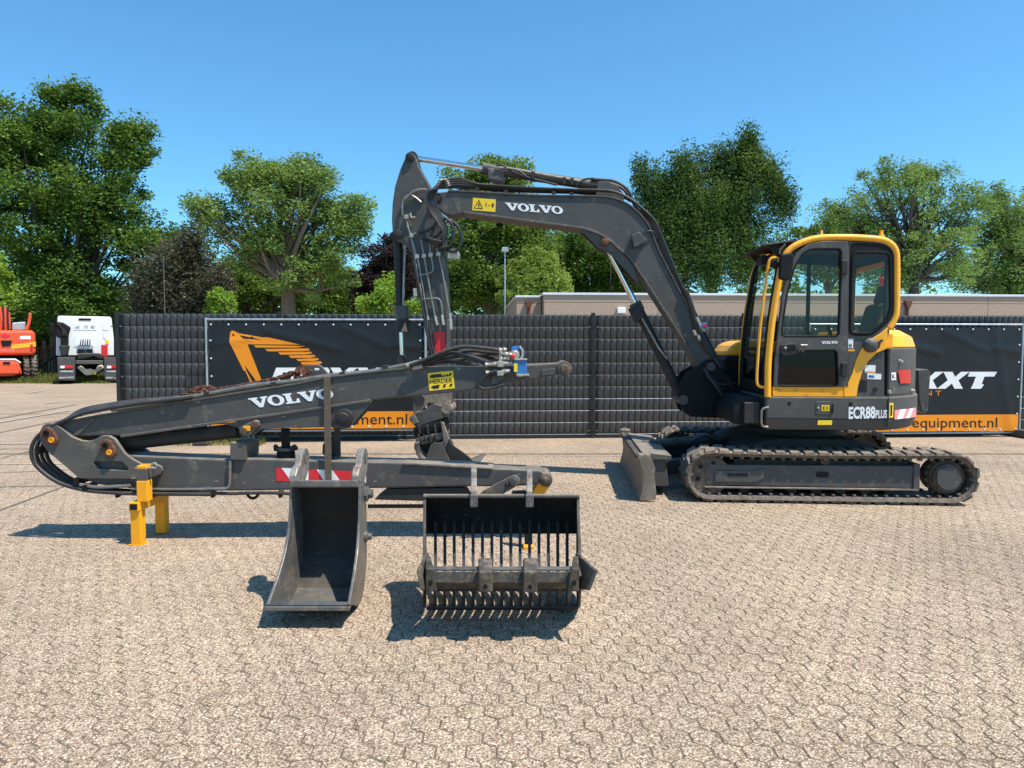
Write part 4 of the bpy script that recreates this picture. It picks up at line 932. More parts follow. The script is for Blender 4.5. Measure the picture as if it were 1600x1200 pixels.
# door with two window openings
door_out = EX.pl([z1t(*p) for p in ((312, 928), (318, 800), (340, 600), (360, 430), (395, 280), (440, 195), (500, 150), (580, 133), (716, 133), (718, 928))], CV)
w_up = rounded(EX.pl([z1t(*p) for p in ((352, 655), (362, 560), (385, 410), (425, 270), (470, 195), (520, 172), (672, 172), (684, 185), (670, 655))], CV), .045)
w_lo = rounded(EX.pl([z1t(*p) for p in ((334, 928), (346, 735), (660, 728), (666, 928))], CV), .05)
do = plate('door', door_out, [w_up, w_lo], CV, .05, M['grey'], cab, bevel=.004)
def pane(name, loop, v, m, parent): return MB().prism(loop, v, v+.005).build(name, m, parent)
pane('door_window', w_up, CV+.0, M['glass'], do); pane('door_window', w_lo, CV+.0, M['glassdark'], do)
def seal(loop, v, parent, r=.011): MB().tube([(u, v, w) for u, w in loop], r, 6, closed=True).build('window_seal', M['black'], parent)
seal(w_up, CV-.018, do); seal(w_lo, CV-.018, do)
# rear side window
post = EX.pl([z1t(718, 133), z1t(738, 133), z1t(724, 650), z1t(718, 928), z1t(718, 500)], CV)
rw_out = EX.pl([z1t(*p) for p in ((722, 133), (900, 140), (955, 160), (980, 195), (984, 530), (955, 588), (900, 636), (845, 668), (795, 722), (765, 788), (745, 858), (722, 905))], CV+.01)
rw_in = rounded(EX.pl([z1t(*p) for p in ((746, 190), (950, 195), (956, 500), (935, 560), (848, 640), (728, 638))], CV+.01), .05)
rwo = plate('rear_quarter_panel', rw_out, [rw_in], CV+.012, .045, M['grey'], cab, bevel=.003)
pane('side_window', rw_in, CV-.006, M['glass'], rwo); seal(rw_in, CV-.014, rwo, .014)
bd = EX.pl([z1t(*p) for p in ((736, 136), (900, 142), (950, 160), (976, 195), (978, 525), (950, 575), (850, 655), (726, 650))], CV-.0125)
plate('window_border', rounded(bd, .06), [rw_in], CV-.0125, .003, M['black'], rwo, bevel=.0005)
for y in (235, 800):
    q = EX.pl([z1t(686, y), z1t(718, y), z1t(716, y+78), z1t(684, y+78)], CV-.03); MB().prism(q, CV-.055, CV-.02).build('door_hinge', M['dark'], do, bevel=.006)
hq = EX.pl([z1t(*p) for p in ((352, 700), (430, 693), (452, 730), (440, 752), (365, 762), (350, 745))], CV-.03)
hb = MB().prism(rounded(hq, .02), CV-.045, CV-.02).build('door_handle', M['dark'], do, bevel=.006)
hq = EX.pl([z1t(*p) for p in ((385, 705), (428, 703), (440, 728), (395, 738))], CV-.047); MB().prism(hq, CV-.049, CV-.044).build('handle_recess', M['black'], hb)
c = EX.p3(*z1t(378, 718), CV-.045); MB().lathe(c, [(.014, 0), (.014, -.006), (.009, -.008)], 10).build('door_lock', M['zinc'], hb)
MB().tube([EX.p3(*z1t(455, 735), CV-.02), EX.p3(*z1t(468, 702), CV-.07), EX.p3(*z1t(498, 700), CV-.07), EX.p3(*z1t(470, 740), CV-.02)], .01, 6).build('door_catch', M['steel'], do)
volvo_px(EX, 'door_lettering', z1t(578, 697), z1t(667, 695), z1t(578, 682), CV-.028, M['white'], do)
on('white_sticker', [z1t(723, 668), z1t(753, 668), z1t(751, 720), z1t(721, 720)], M['white'], CV-.0125, rwo); text_px(EX, 'sticker_number', '98', z1t(728, 718), z1t(745, 718), z1t(728, 695), CV-.0145, M['ink'], rwo, bold=.02)
on('orange_mark', [z1t(720, 726), z1t(760, 726), z1t(760, 737), z1t(720, 737)], M['orange'], CV-.0125, rwo)
c = EX.p3(*z1t(847, 704), CV-.02); MB().lathe(c, [(.072, 0), (.07, -.02), (.05, -.045), (.02, -.055)], 20).build('fuel_cap', M['grey'], cab)
for p in ((895, 683),):
    MB().tube([EX.p3(*z1t(912, 677), CV-.02), EX.p3(*z1t(908, 677), CV-.05), EX.p3(*z1t(893, 690), CV-.05), EX.p3(*z1t(890, 718), CV-.03)], .012, 6).build('latch_lever', M['dark'], cab)
# roof shell
top = [p for p in fp if p[1] > fp[6][1]-.02]
ro = MB(); tp = catmull([(u, 0, w) for u, w in fp[6:15]], 4)
ro.strip([(p.x, p.z+.004) for p in tp], CV, VF, .02); ro.build('roof', M['yellow'], cab)
ro2 = MB(); ro2.strip([(p.x, p.z-.04) for p in tp[3:-3]], CV+.04, VF-.04, .012); ro2.build('headliner', M['black'], cab)
for x in (1283, 1377):
    u, w = EX.at(x, 371, CV+.15); MB().lathe((u, CV+.15, w-.02), [(.03, 0), (.03, .03), (.015, .06), (.015, .09)], 10, 'z').build('roof_bolt', M['orange'], cab)
# windscreen and lower front pane
ws = catmull([(u-.01, 0, w) for u, w in fp[:8]], 3); vs = []; fs = []
for p in ws: vs += [(p.x, CV+.03, p.z), (p.x, VF-.03, p.z)]
for i in range(len(ws)-1): fs.append((2*i, 2*i+1, 2*i+3, 2*i+2))
MB().add(vs, fs, True).build('windscreen', M['glass'], cab)
for v in (CV+.07, VF-.07): MB().tube([(p.x+.005, v, p.z) for p in ws[:-3]], .028, 6).build('screen_rubber', M['black'], cab)
zs = EX.at(1160, 545, CV+.5)[1]
MB().tube([(fp[3][0]-.03, CV+.03, zs), (fp[3][0]-.03, VF-.03, zs)], .018, 6).build('screen_bar', M['black'], cab)
MB().box(fp[0][0]-.02, fp[0][0]+.06, CV+.04, VF-.02, z_t, z_t+.14).build('front_sill', M['black'], cab, bevel=.02)
# visor
v_n = EX.p3(1194, 383, CV+.08); v_r = EX.p3(1252, 376, CV+.08); v_f = EX.p3(1151.5, 397.5, VF-.05)
un, zn = v_n[0], v_n[2]; ur, zr = v_r[0], v_r[2]
uf_, zf = v_f[0], v_f[2]
vis_ = MB(); vis_.hexa([(un-.02, CV+.05, zn-.012), (ur+.2, CV+.05, zr+.02), (ur+.2, VF-.02, zr+.02), (un-.02, VF-.02, zn-.012)], [(un-.02, CV+.05, zn), (ur+.2, CV+.05, zr+.045), (ur+.2, VF-.02, zr+.045), (un-.02, VF-.02, zn)])
vso = vis_.build('sun_visor', M['dark'], cab, bevel=.003)
for v in (CV+.15, VF-.2): MB().prism([(un+.06, zn-.005), (un+.16, zn+.0), (un+.30, zn-.17), (un+.22, zn-.18)], v, v+.03).build('visor_bracket', M['dark'], vso, bevel=.004)
MB().prism([(un+.22, zn-.08), (ur+.1, zr-.03), (ur+.1, zr-.07), (un+.22, zn-.16)], CV+.04, VF-.04).build('roof_front', M['grey'], cab, bevel=.01)
MB().box(un+.1, un+.22, CV+.55, CV+.75, zn-.14, zn-.04).build('work_lamp', M['dark'], cab, bevel=.012)
MB().box(un+.26, un+.34, CV+.3, CV+.38, zn-.1, zn-.04).build('marker_lamp', M['orange'], cab, bevel=.01)
# handrail
hr = [z1t(*p) for p in ((348, 228), (318, 222), (296, 230), (284, 262), (262, 420), (240, 600), (228, 760), (221, 870), (224, 915), (240, 932), (282, 936))]
HRV = CV+.02
MB().tube(catmull([EX.p3(*p, HRV) for p in hr], 4), .014, 8).build('hand_rail', M['yellow'], cab)
# mirror
mq = rounded(EX.pl([z1t(*p) for p in ((345, 205), (408, 195), (420, 215), (408, 335), (385, 350), (338, 340))], CV-.12), .03)
mo = MB().prism(mq, CV-.16, CV-.10).build('wing_mirror', M['black'], cab, bevel=.015)
MB().tube([EX.p3(*z1t(345, 205), CV-.1), EX.p3(*z1t(350, 175), CV-.05), EX.p3(*z1t(378, 150), CV)], .012, 6).build('mirror_arm', M['black'], mo)
MB().lathe(EX.p3(*z1t(315, 258), CV-.02), [(.015, 0), (.04, -.02), (.045, -.05), (.02, -.07)], 12).build('front_lamp', M['black'], cab)
# far-side cab wall: sill, posts, rear frame
fo = EX.pl(frame_px, CV)
foh = rounded([(fp[2][0]+.05, zs-.06), (fp[5][0]+.06, fp[8][1]-.10), (fp[13][0]-.12, fp[12][1]-.1), (fp[15][0]-.1, zs+.0)], .06)
plate('far_wall', [p for p in fp if True]+[(fp[-1][0]-.05, z_t+.02)], [foh], VF-.01, .03, M['dark'], cab, bevel=.002)
u, _ = EX.at(1262, 480, VF-.03); MB().box(u-.02, u+.02, VF-.05, VF-.03, zs+.05, fp[8][1]-.05).build('far_post', M['black'], cab)
MB().box(fp[15][0]-.05, fp[15][0]-.0, CV+.06, VF-.03, z_t+.02, zs+.14).build('rear_wall', M['dark'], cab)
for v in (CV+.09, VF-.12): MB().box(fp[15][0]-.06, fp[15][0]-.02, v, v+.06, zs+.1, fp[12][1]-.02).build('rear_post', M['dark'], cab)
MB().box(fp[0][0]+.05, fp[15][0]-.06, CV+.06, VF-.06, z_t+.012, z_t+.06).build('cab_floor', M['black'], cab)
# seat and controls
us = EX.at(1350, 520, CV+.5)[0]
seat = MB().box(us-.42, us+.05, CV+.28, CV+.76, zs-.17, zs-.03).build('seat', M['seat'], cab, bevel=.04)
MB().box(us-.35, us+.0, CV+.32, CV+.72, z_t+.06, zs-.17).build('seat_base', M['black'], seat)
MB().prism(rounded([(us-.05, zs-.08), (us+.08, zs-.1), (us+.22, zs+.42), (us+.18, zs+.48), (us+.10, zs+.46)], .04), CV+.30, CV+.74).build('backrest', M['seat'], seat, bevel=.03)
MB().prism(rounded([(us+.13, zs+.48), (us+.21, zs+.46), (us+.24, zs+.66), (us+.18, zs+.67)], .03), CV+.40, CV+.64).build('headrest', M['seat'], seat, bevel=.03)
for v in (CV+.18, CV+.80):
    MB().box(us-.5, us+.0, v-.06, v+.06, zs-.15, zs+.05).build('arm_console', M['black'], cab, bevel=.03)
    MB().tube([(us-.45, v, zs+.05), (us-.46, v, zs+.16), (us-.49, v, zs+.24)], [.014, .02, .024], 8).build('joystick', M['black'], cab)
for v in (CV+.42, CV+.56): MB().tube([(fp[1][0]+.25, v, z_t+.05), (fp[1][0]+.27, v, zs-.05), (fp[1][0]+.24, v, zs+.1)], .012, 6).build('travel_lever', M['black'], cab)
MB().box(fp[4][0]+.2, fp[4][0]+.28, VF-.2, VF-.08, zs+.08, zs+.3).build('monitor', M['black'], cab, bevel=.01)
MB().tube(catmull([(us-.62, CV+.12, z_t+.06), (us-.6, CV+.12, zs+.02), (us-.48, CV+.12, zs+.12), (us-.3, CV+.12, zs+.13)], 4), .012, 6).build('safety_lever', M['red'], cab)
u, w = EX.at(1380, 440, VF-.2); MB().box(u-.05, u+.05, VF-.3, VF-.2, w-.28, w+.05).build('fire_extinguisher', M['red'], cab, bevel=.03)

# ---- right-hand side tank beyond the cab
tk = rounded(EX.pl([(1133, 622), (1133, 566), (1135, 553), (1141, 542), (1150, 536), (1162, 533), (1240, 533), (1240, 622)], .2), .04)
tko = MB().prism(EX.pl([(1132, 622), (1132, 562), (1136, 556), (1240, 556), (1240, 622)], .2), .2, 1.0).build('side_tank', M['black'], ex, bevel=.02)
MB().prism(EX.pl([(1134.5, 556), (1137, 549), (1144, 540), (1152, 535), (1164, 532), (1240, 532), (1240, 556)], .2), .2, 1.0).build('tank_cover', M['yellow'], tko, bevel=.03)

# ---- swing bracket and boom
VB = .12; NB = VB-.15; FB = VB+.15
sb = EX.pl([(1092, 571), (1104, 562), (1116, 563), (1126, 575), (1140, 590), (1150, 612), (1150, 640), (1120, 650), (1080, 651), (1069, 645), (1058.5, 621), (1061, 598), (1072, 582)], NB-.03)
for a, b in ((NB-.07, NB-.02), (FB+.02, FB+.07)): MB().prism(sb, a, b).build('swing_bracket', M['black'], ex, bevel=.008)  # black colour stands in for the shade of cab and boom
q = EX.pl([(1070, 645), (1076, 622), (1160, 600), (1185, 622), (1185, 655), (1080, 651)], NB); MB().prism(q, NB-.02, FB+.02).build('swing_post', M['black'], ex, bevel=.015)  # same black as the bracket, shade put into the colour
for p, r_ in (((1068, 625), .055), ((1111, 573), .05)):
    c = EX.p3(*p, NB-.09); MB().cyl(c, (c[0], FB+.09, c[2]), r_, n=18).build('pivot_pin', M['grey'], ex)
for k in range(5):
    a = EX.p3(1100+k*5, 575+k*6, NB-.1); b = EX.p3(1150, 600+k*9, NB+.0)
    MB().tube(catmull([a, EX.p3(1118+k*3, 600+k*5, NB-.16), b], 6), .018, 8).build('hose', M['hose'], ex)
boom_up = [(681, 301), (700, 299), (732, 300), (780, 303), (841, 306), (919, 307), (945, 308), (961, 311), (978, 318), (993, 329), (1005, 342), (1014, 356), (1028, 391), (1049, 432), (1070, 473), (1096, 521), (1122, 566)]
boom_lo = [(1096, 586), (1066, 530), (993, 417), (980, 400), (968, 390), (950, 374), (930, 363), (905, 356), (860, 350), (800, 342), (724, 332), (708, 337), (696, 335), (686, 327), (677, 312)]
bp = EX.pl(boom_up+boom_lo, NB)
boom = MB().prism(bp, NB, FB).build('boom', M['grey'], ex, bevel=.012)
# lower flange plate and lug
lo = EX.pl(list(reversed(boom_lo))[4:], NB); lo3 = catmull([(u, 0, w) for u, w in lo], 3)
MB().strip([(p.x, p.z-.012) for p in lo3], NB-.022, FB+.022, .024).build('boom_flange', M['grey2'], boom, bevel=.004)
upn = EX.pl(boom_up[1:], NB); up3 = catmull([(u, 0, w) for u, w in upn], 2)
MB().strip([(p.x, p.z-.004) for p in up3], NB-.016, FB+.016, .018).build('boom_top_flange', M['grey'], boom, bevel=.003)
lug = EX.pl([(905, 357), (930, 381), (937, 388), (948, 393), (960, 402), (985, 430), (1000, 448), (990, 415), (968, 391), (950, 375), (930, 363)], NB)
MB().prism(lug, NB+.0, NB+.05).build('cylinder_lug', M['grey'], boom, bevel=.005); MB().prism(lug, FB-.05, FB).build('cylinder_lug', M['grey'], boom, bevel=.005)
c = EX.p3(945, 378, NB-.05); MB().lathe(c, [(.042, .06), (.045, .01), (.04, 0), (.02, -.006)], 18).build('lug_pin', M['rust'], boom); MB().cyl((c[0], NB, c[2]), (c[0], FB, c[2]), .035, n=14).build('lug_pin_shaft', M['dark'], boom)
# boom face stiffener seam plates
for pts in ([(1016, 440), (1042, 424), (1042.6, 425), (1016.6, 441.5)], [(703, 303), (720, 301), (720, 333), (716, 333)]):
    dec(EX, 'weld_seam', pts, NB-.002, M['grey2'], boom)
q = EX.pl([(1068, 524), (1076, 517), (1094, 519), (1121, 566), (1096, 585)], NB-.015); MB().prism(q, NB-.015, NB).build('foot_plate', M['grey'], boom, bevel=.004)
# warning plate and lettering
z3t = lambda x, y: (580+x/5, 220+y/5)
dec(EX, 'warning_sign', [z3t(795, 445), z3t(974, 458), z3t(970, 556), z3t(789, 542)], NB-.003, M['decalyellow'], boom)
m_ = MB()
def tri(a, b, c_, v): q = EX.pl([a, b, c_], v); m_.add([(u, v, w) for u, w in q], [(0, 1, 2)])
ws_ = boom
T = [z3t(842, 459), z3t(874, 534), z3t(799, 527)]; Ti = [z3t(841, 472), z3t(865, 527), z3t(808, 522)]
o_ = [EX.p3(*p, NB-.0045) for p in T]; i_ = [EX.p3(*p, NB-.0045) for p in Ti]; m_.ring(o_, i_)
for P in ([(832, 490), (850, 492), (846, 502), (836, 502)], [(838, 503), (848, 510), (842, 520), (834, 512)], [(892, 484), (895, 484), (893, 514), (890, 514)], [(901, 484), (904, 484), (902, 516), (899, 516)], [(914, 502), (930, 503), (930, 508), (914, 507)], [(944, 488), (956, 488), (958, 504), (953, 522), (946, 522), (941, 504)]):
    q = EX.pl([z3t(*p) for p in P], NB-.0045); m_.add([(u, NB-.0045, w) for u, w in q], [tuple(range(len(q)))])
m_.build('sign_print', M['ink'], boom)
volvo_px(EX, 'boom_lettering', (791, 328), (880.5, 334.5), (789, 316.3), NB-.004, M['white'], boom)
q = rounded(EX.pl([(986, 368), (999, 363), (1010, 377), (996, 386), (990, 388)], NB-.05), .02); MB().prism(q, NB-.09, NB-.005).build('boom_lamp', M['grey'], boom, bevel=.008)
MB().tube(catmull([EX.p3(1004, 368, NB-.04), EX.p3(1012, 361, NB-.05), EX.p3(1022, 363, NB-.02), EX.p3(1026, 372, NB)], 4), .008, 6).build('lamp_cable', M['hose'], boom)

# ---- hydraulic cylinders
def cylinder(name, p0, p1, split, rr, rb, v, parent=ex, mb='dark', eye=.06):
    """rod from p0 to the split, barrel on to p1"""
    a = Vector(EX.p3(*p0, v)); b = Vector(EX.p3(*p1, v)); s = a.lerp(b, split); d = (b-a).normalized()
    barrel = MB(); barrel.cyl(s, b, rb, n=18); o = barrel.build(name, M[mb], parent)
    MB().cyl(s-d*.07, s+d*.04, rb*1.16, n=18).build('gland', M['grey'], o)
    MB().cyl(a, s, rr, n=14).build('rod', M['chrome'], o)
    for p in (a, b): MB().cyl(p-Vector((0, .075, 0)), p+Vector((0, .075, 0)), eye, n=16).build('eye', M['dark'], o)
    return o, a, b, s
o1, *_ = cylinder('arm_cylinder', (646, 247), (944, 292), .40, .033, .058, VB, mb='grey')
q = EX.pl([(761, 261), (788, 266), (786, 284), (762, 279)], NB+.05); MB().prism(q, VB-.085, VB+.085).build('cylinder_head', M['grey2'], o1, bevel=.012)
MB().tube([EX.p3(790, 262, VB-.09), EX.p3(850, 273, VB-.09), EX.p3(912, 284, VB-.09)], .017, 8).build('steel_pipe', M['steel'], o1)
MB().tube(catmull([EX.p3(776, 259, VB-.1), EX.p3(785, 258, VB-.1), EX.p3(800, 268, VB-.1), EX.p3(820, 276, VB-.1), EX.p3(870, 289, VB-.1)], 4), .012, 6).build('hose', M['hose'], o1)
MB().tube(catmull([EX.p3(780, 264, VB-.12), EX.p3(795, 264, VB-.12), EX.p3(812, 268, VB-.12), EX.p3(822, 276, VB-.12)], 4), .010, 6).build('hose', M['hose'], o1)
for x, y in ((833, 274), (882, 283), (894, 284)):
    q = EX.pl([(x-2.5, y-6), (x+2.5, y-5.5), (x+2, y+5), (x-3, y+4.5)], VB-.1); MB().prism(q, VB-.115, VB-.06).build('pipe_clamp', M['dark'], o1)
q = EX.pl([(934, 284), (950, 283), (965, 290), (975, 303), (975, 314), (930, 307)], VB-.1)
for a in (-.10, .07): MB().prism(q, VB+a, VB+a+.03).build('cylinder_bracket', M['grey'], boom, bevel=.006)
o2, *_ = cylinder('boom_cylinder', (947, 382), (1066, 624), .41, .037, .062, VB)
q = EX.pl([(983, 482), (997, 473), (1008, 494), (994, 505)], VB-.08); MB().prism(q, VB-.09, VB+.09).build('cylinder_head', M['dark'], o2, bevel=.012)
MB().tube([EX.p3(1003, 497, VB-.1), EX.p3(1030, 545, VB-.1), EX.p3(1043, 561, VB-.1)], .012, 8).build('steel_pipe', M['steel'], o2)

# ---- dipper arm
NA = VB-.12; FA = VB+.12
arm_px = [(634, 244), (637, 240), (641, 238.5), (646, 240), (649.5, 245), (653, 258), (667, 283), (676, 302), (684, 322), (690, 343), (693, 380), (695.5, 413), (699, 480), (700, 545), (702, 612), (705, 640), (694, 648), (683, 640), (676, 560), (664, 505), (648, 430), (641, 392), (633, 382), (620, 377), (613.5, 366), (612, 345), (613, 318), (617, 291), (625, 265)]
arm = MB().prism(EX.pl(arm_px, NA), NA, FA).build('dipper_arm', M['grey'], ex, bevel=.012)
for p, r_ in (((641, 246), .052), ((683.5, 312), .075), ((622, 367), .055)):
    c = EX.p3(*p, NA); MB().lathe((c[0], NA-.03, c[2]), [(r_, .03), (r_, .005), (r_*.85, 0), (r_*.5, 0), (r_*.45, -.01), (r_*.2, -.012)], 20).build('arm_pin', M['dark'], arm)
q = EX.pl([(678, 519), (695, 519), (696, 552), (680, 552)], NA-.006); MB().prism(q, NA-.006, NA-.001).build('red_reflector', M['red'], arm)
# work lamp on arm
q = rounded(EX.pl([(700, 389), (712, 387), (718, 397), (717, 405), (699, 405)], NA), .02); lo_ = MB().prism(q, NA-.02, NA+.1).build('arm_lamp', M['zinc'], arm, bevel=.01)
# bucket cylinder on the left flank
o3, *_ = cylinder('bucket_cylinder', (628.5, 562), (621, 369), .40, .026, .052, VB)
for pts in ([(616, 477), (634, 477), (634.5, 498.5), (616, 498.5)], [(619, 498.5), (636, 498.5), (637, 519), (620, 519)]):
    MB().prism(EX.pl(pts, VB-.08), VB-.085, VB+.08).build('cylinder_guard', M['grey'] if pts[0][1] < 490 else M['dark'], o3, bevel=.006)
MB().tube([EX.p3(633, 380, VB-.09), EX.p3(631, 440, VB-.09), EX.p3(630, 477, VB-.09)], .016, 8).build('steel_pipe', M['steel'], o3)
q = EX.pl([(634, 504), (637, 518), (627, 518)], VB-.09); MB().prism(q, VB-.12, VB-.08).build('rod_clamp', M['blade'], o3)
# hydraulic lines down the arm
LV = NA-.035
def line(pts, r=.011, m='steel', v=LV, name='steel_pipe', par=None): 
    return MB().tube(catmull([EX.p3(x, y, v) for x, y in pts], 3), r, 7).build(name, M[m], par or arm)
line([(636, 352), (641, 366), (651.7, 402), (657, 428), (662, 460), (668, 496), (671, 520)])
line([(633, 338), (640, 362), (648, 400), (655, 445), (660, 470)], .009)
line([(658, 375), (662.5, 400), (667.5, 428), (674, 465), (679.5, 493), (682, 505)])
line([(671.5, 380), (673, 398), (676.5, 416), (675.5, 424), (667, 428), (650, 430.5)])
line([(683, 388), (685.5, 398), (691.7, 428), (698, 465), (703, 491), (704, 505)])
line([(650, 469), (668, 467), (681, 466), (688, 470), (690.5, 482), (692, 498)])
line([(646, 407), (655, 450), (664, 505), (670, 535), (674, 553)], .014, 'hose', LV-.03, 'hose')
line([(670, 500), (673, 530), (678, 552), (681, 560)], .014, 'hose', LV-.02, 'hose')
for x, y in ((651.7, 401), (662.5, 400), (673, 398.5), (685, 397), (643.5, 368), (635, 339)):
    q = EX.pl([(x-3, y-3), (x+3.4, y-3.4), (x+3.4, y+3), (x-3, y+3.2)], LV); MB().prism(q, LV-.02, LV+.03).build('pipe_clamp', M['zinc'], arm, bevel=.003)
line([(667, 500), (690, 498), (707, 494.5)], .007, 'dark', LV-.015, 'clamp_bar')
for (x, y), (x2, y2), r_ in (((668, 494), (672, 522), .017), ((680, 494), (683, 508), .018), ((690.5, 492), (693, 508), .018), ((703, 489), (704.5, 515), .019)):
    MB().tube([EX.p3(x, y, LV-.01), EX.p3((x+x2)/2, (y+y2)/2, LV-.01), EX.p3(x2, y2, LV-.01)], [r_*.8, r_*1.15, r_], 8).build('coupling', M['zinc'], arm)
q = EX.pl([(646, 451), (652, 450), (653, 463), (647, 464)], LV); MB().prism(q, LV-.03, LV+.03).build('valve_block', M['zinc'], arm, bevel=.004)
MB().tube([EX.p3(655, 443, LV), EX.p3(656.5, 455, LV), EX.p3(658, 466, LV)], [.014, .02, .015], 8).build('valve', M['zinc'], arm)
line([(641, 333), (643, 340), (649, 339)], .012, 'zinc'); line([(647, 365), (651, 364)], .013, 'zinc')
line([(629, 336), (629, 318), (634, 307), (642, 305), (651, 310), (658, 316)], .012, 'steel')
line([(633, 312), (645, 300), (658, 296), (668, 297)], .016, 'steel')
# hose bundle: from the boom top over the joint and down to the arm
def hose(pts, v, r=.019, par=None, m='hose'):
    vv = v if isinstance(v, list) else [v]*len(pts)
    return MB().tube(catmull([EX.p3(x, y, w) for (x, y), w in zip(pts, vv)], 6), r, 8).build('hose', M[m], par or boom)
for k in range(5):
    o = (k-2)*3.3
    top = [(960, 303+o*.5), (900, 299+o*.45), (840, 297+o*.5), (780, 294+o*.6), (745, 291+o*.6), (722, 286+o), (700, 287+o), (684-o*.5, 289+o*.9), (676-o, 299+o*.4), (674-o, 312), (678-o, 328), (688-o*.9, 345), (695-o*.6, 360), (695-o*.3, 371), (689, 379-o*.3), (680-k*3, 384-k*3)]
    dv = [VB-.12+.05*k]*4+[VB-.14+.045*k]*3+[NB-.05-.012*k]*9
    hose(top, dv, .0125)
hose([(700, 345), (712, 350), (720, 365), (720, 380), (712, 392), (700, 391), (690, 387), (684, 388)], NB-.03, .019, arm)
hose([(694, 340), (705, 350), (709, 366), (704, 383), (692, 387), (684, 387)], NB-.06, .019, arm)
hose([(688, 330), (684, 345), (672, 358), (655, 364)], NA-.05, .016, arm); hose([(694, 350), (688, 364), (676, 372), (660, 373)], NA-.05, .016, arm); hose([(697, 360), (692, 372), (684, 379), (673, 380)], NA-.06, .016, arm)
# hoses over the boom bend
for k in range(6):
    o = k*3.2
    pts = [(905, 296+o*.4), (940, 297+o*.3), (962, 300+o*.3), (984, 310+o*.2), (1002, 324+o*.1), (1016, 345), (1028, 372), (1040, 402), (1052, 432), (1066, 462), (1080-o*.2, 490), (1092-o*.3, 515), (1104-o*.2, 540), (1116-o*.2, 562), (1128-o, 578)]
    pts = [(x+(2.4-k)*3.0*(1 if i > 4 else 0), y) for i, (x, y) in enumerate(pts)]
    hose(pts, [VB-.13+.05*k]*len(pts), .014)
hose([(924, 280), (942, 281), (960, 283), (975, 291), (984, 302), (990, 318), (1000, 332)], VB-.05, .017); hose([(930, 285), (950, 286), (965, 290), (978, 300), (984, 315)], VB+.03, .017)
hose([(900, 290), (912, 281), (925, 279), (932, 281)], VB-.1, .012)
# corrugated sleeve
sl_ = catmull([EX.p3(x, y, VB-.17) for x, y in ((1070, 452), (1080, 478), (1085, 500), (1090, 520), (1100, 538))], 12)
MB().tube(sl_, [.03+.004*(i % 2) for i in range(len(sl_))], 10).build('corrugated_sleeve', M['hose'], boom)
sl_ = catmull([EX.p3(x, y, NB-.05) for x, y in ((1098, 528), (1106, 545), (1117, 560), (1127, 575))], 12)
MB().tube(sl_, [.026+.004*(i % 2) for i in range(len(sl_))], 10).build('corrugated_sleeve', M['hose'], boom)
for x, y in ((1090, 500), (1094, 508), (1099, 514), (1085, 520), (1092, 528)):
    MB().tube([EX.p3(x-2, y-4, VB-.2), EX.p3(x+2, y+4, VB-.2)], .018, 8).build('coupling', M['zinc'], boom)
c = EX.p3(1100.5, 508, VB-.2); MB().lathe(c, [(.034, 0), (.034, -.02), (.02, -.022)], 14).build('blue_cap', M['blue'], boom); MB().lathe((c[0], c[1]-.022, c[2]), [(.02, 0), (.02, -.004), (.01, -.004)], 12).build('red_cap', M['red'], boom)
for x, y in ((745, 299), (790, 303), (865, 305), (893, 307)):
    q = EX.pl([(x-3, y-6), (x+3, y-6), (x+3, y+3), (x-3, y+3)], NB); MB().prism(q, NB-.012, NB+.2).build('hose_clamp', M['dark'], boom, bevel=.003)

# ---- linkage, tilt rotator and ditching bucket at the arm end
tool = empty('bucket_tool', (0, 0, 0)); tool.parent = arm
M['dusty'] = mat('dusty_tan_steel', (.22, .175, .13), .8, var=.3, scale=9, wear=(.1, .085, .07), wearamt=.35)
z6t = lambda x, y: (620+x/6.667, 560+y/6.667)
def tp_(name, pts, v0, v1, m, bevel=.008, it=0):
    q = EX.pl([z6t(*p) for p in pts], v0); q = rounded(q, .02) if it else q
    return MB().prism(q, v0, v1).build(name, M[m], tool, bevel=bevel)
tp_('link_plate', [(165, 400), (200, 370), (430, 340), (560, 330), (560, 540), (520, 580), (470, 560), (440, 480), (330, 460), (240, 560), (170, 590)], VB-.17, VB-.12, 'dusty', .012, 1)
tp_('link_plate', [(165, 400), (200, 370), (430, 340), (560, 330), (560, 540), (520, 580), (470, 560), (440, 480), (330, 460), (240, 560), (170, 590)], VB+.12, VB+.17, 'dusty', .012, 1)
for p, r_ in (((225, 435), .07), ((515, 525), .06), ((215, 585), .05)):
    c = EX.p3(*z6t(*p), VB-.2); MB().cyl(c, (c[0], VB+.2, c[2]), r_, n=16).build('link_pin', M['dark' if p[0] == 225 else 'dusty'], tool)
tp_('coupler', [(140, 600), (280, 540), (390, 470), (470, 495), (472, 630), (240, 705), (185, 705), (128, 640)], VB-.2, VB+.2, 'grey')
tp_('coupler_block', [(130, 610), (185, 592), (225, 670), (170, 690)], VB-.24, VB-.19, 'wornsteel')
tp_('rotor', [(168, 715), (300, 690), (470, 645), (490, 790), (330, 800), (200, 830), (165, 800)], VB-.25, VB+.25, 'black', .03)
for x in (215, 300, 380): tp_('rotor_bolt', [(x, 700), (x+25, 695), (x+35, 790), (x+10, 795)], VB-.275, VB-.24, 'dark')
tp_('tilt_frame', [(190, 840), (330, 795), (470, 770), (480, 840), (400, 880), (260, 900), (210, 920)], VB-.28, VB+.28, 'wornsteel', .012)
tp_('tilt_link', [(455, 670), (485, 665), (545, 850), (520, 975), (500, 960)], VB-.3, VB-.25, 'dusty')
for k in range(4):
    hose([z6t(220+k*60, 790), z6t(260+k*50, 860), z6t(330+k*35, 830), z6t(420, 800+k*14)], VB-.30-.01*k, .012, tool)
c0 = EX.p3(*z6t(260, 920), VB-.25); MB().cyl(c0, (c0[0], VB+.25, c0[2]), .09, n=18).build('tilt_cylinder', M['dark'], tool)
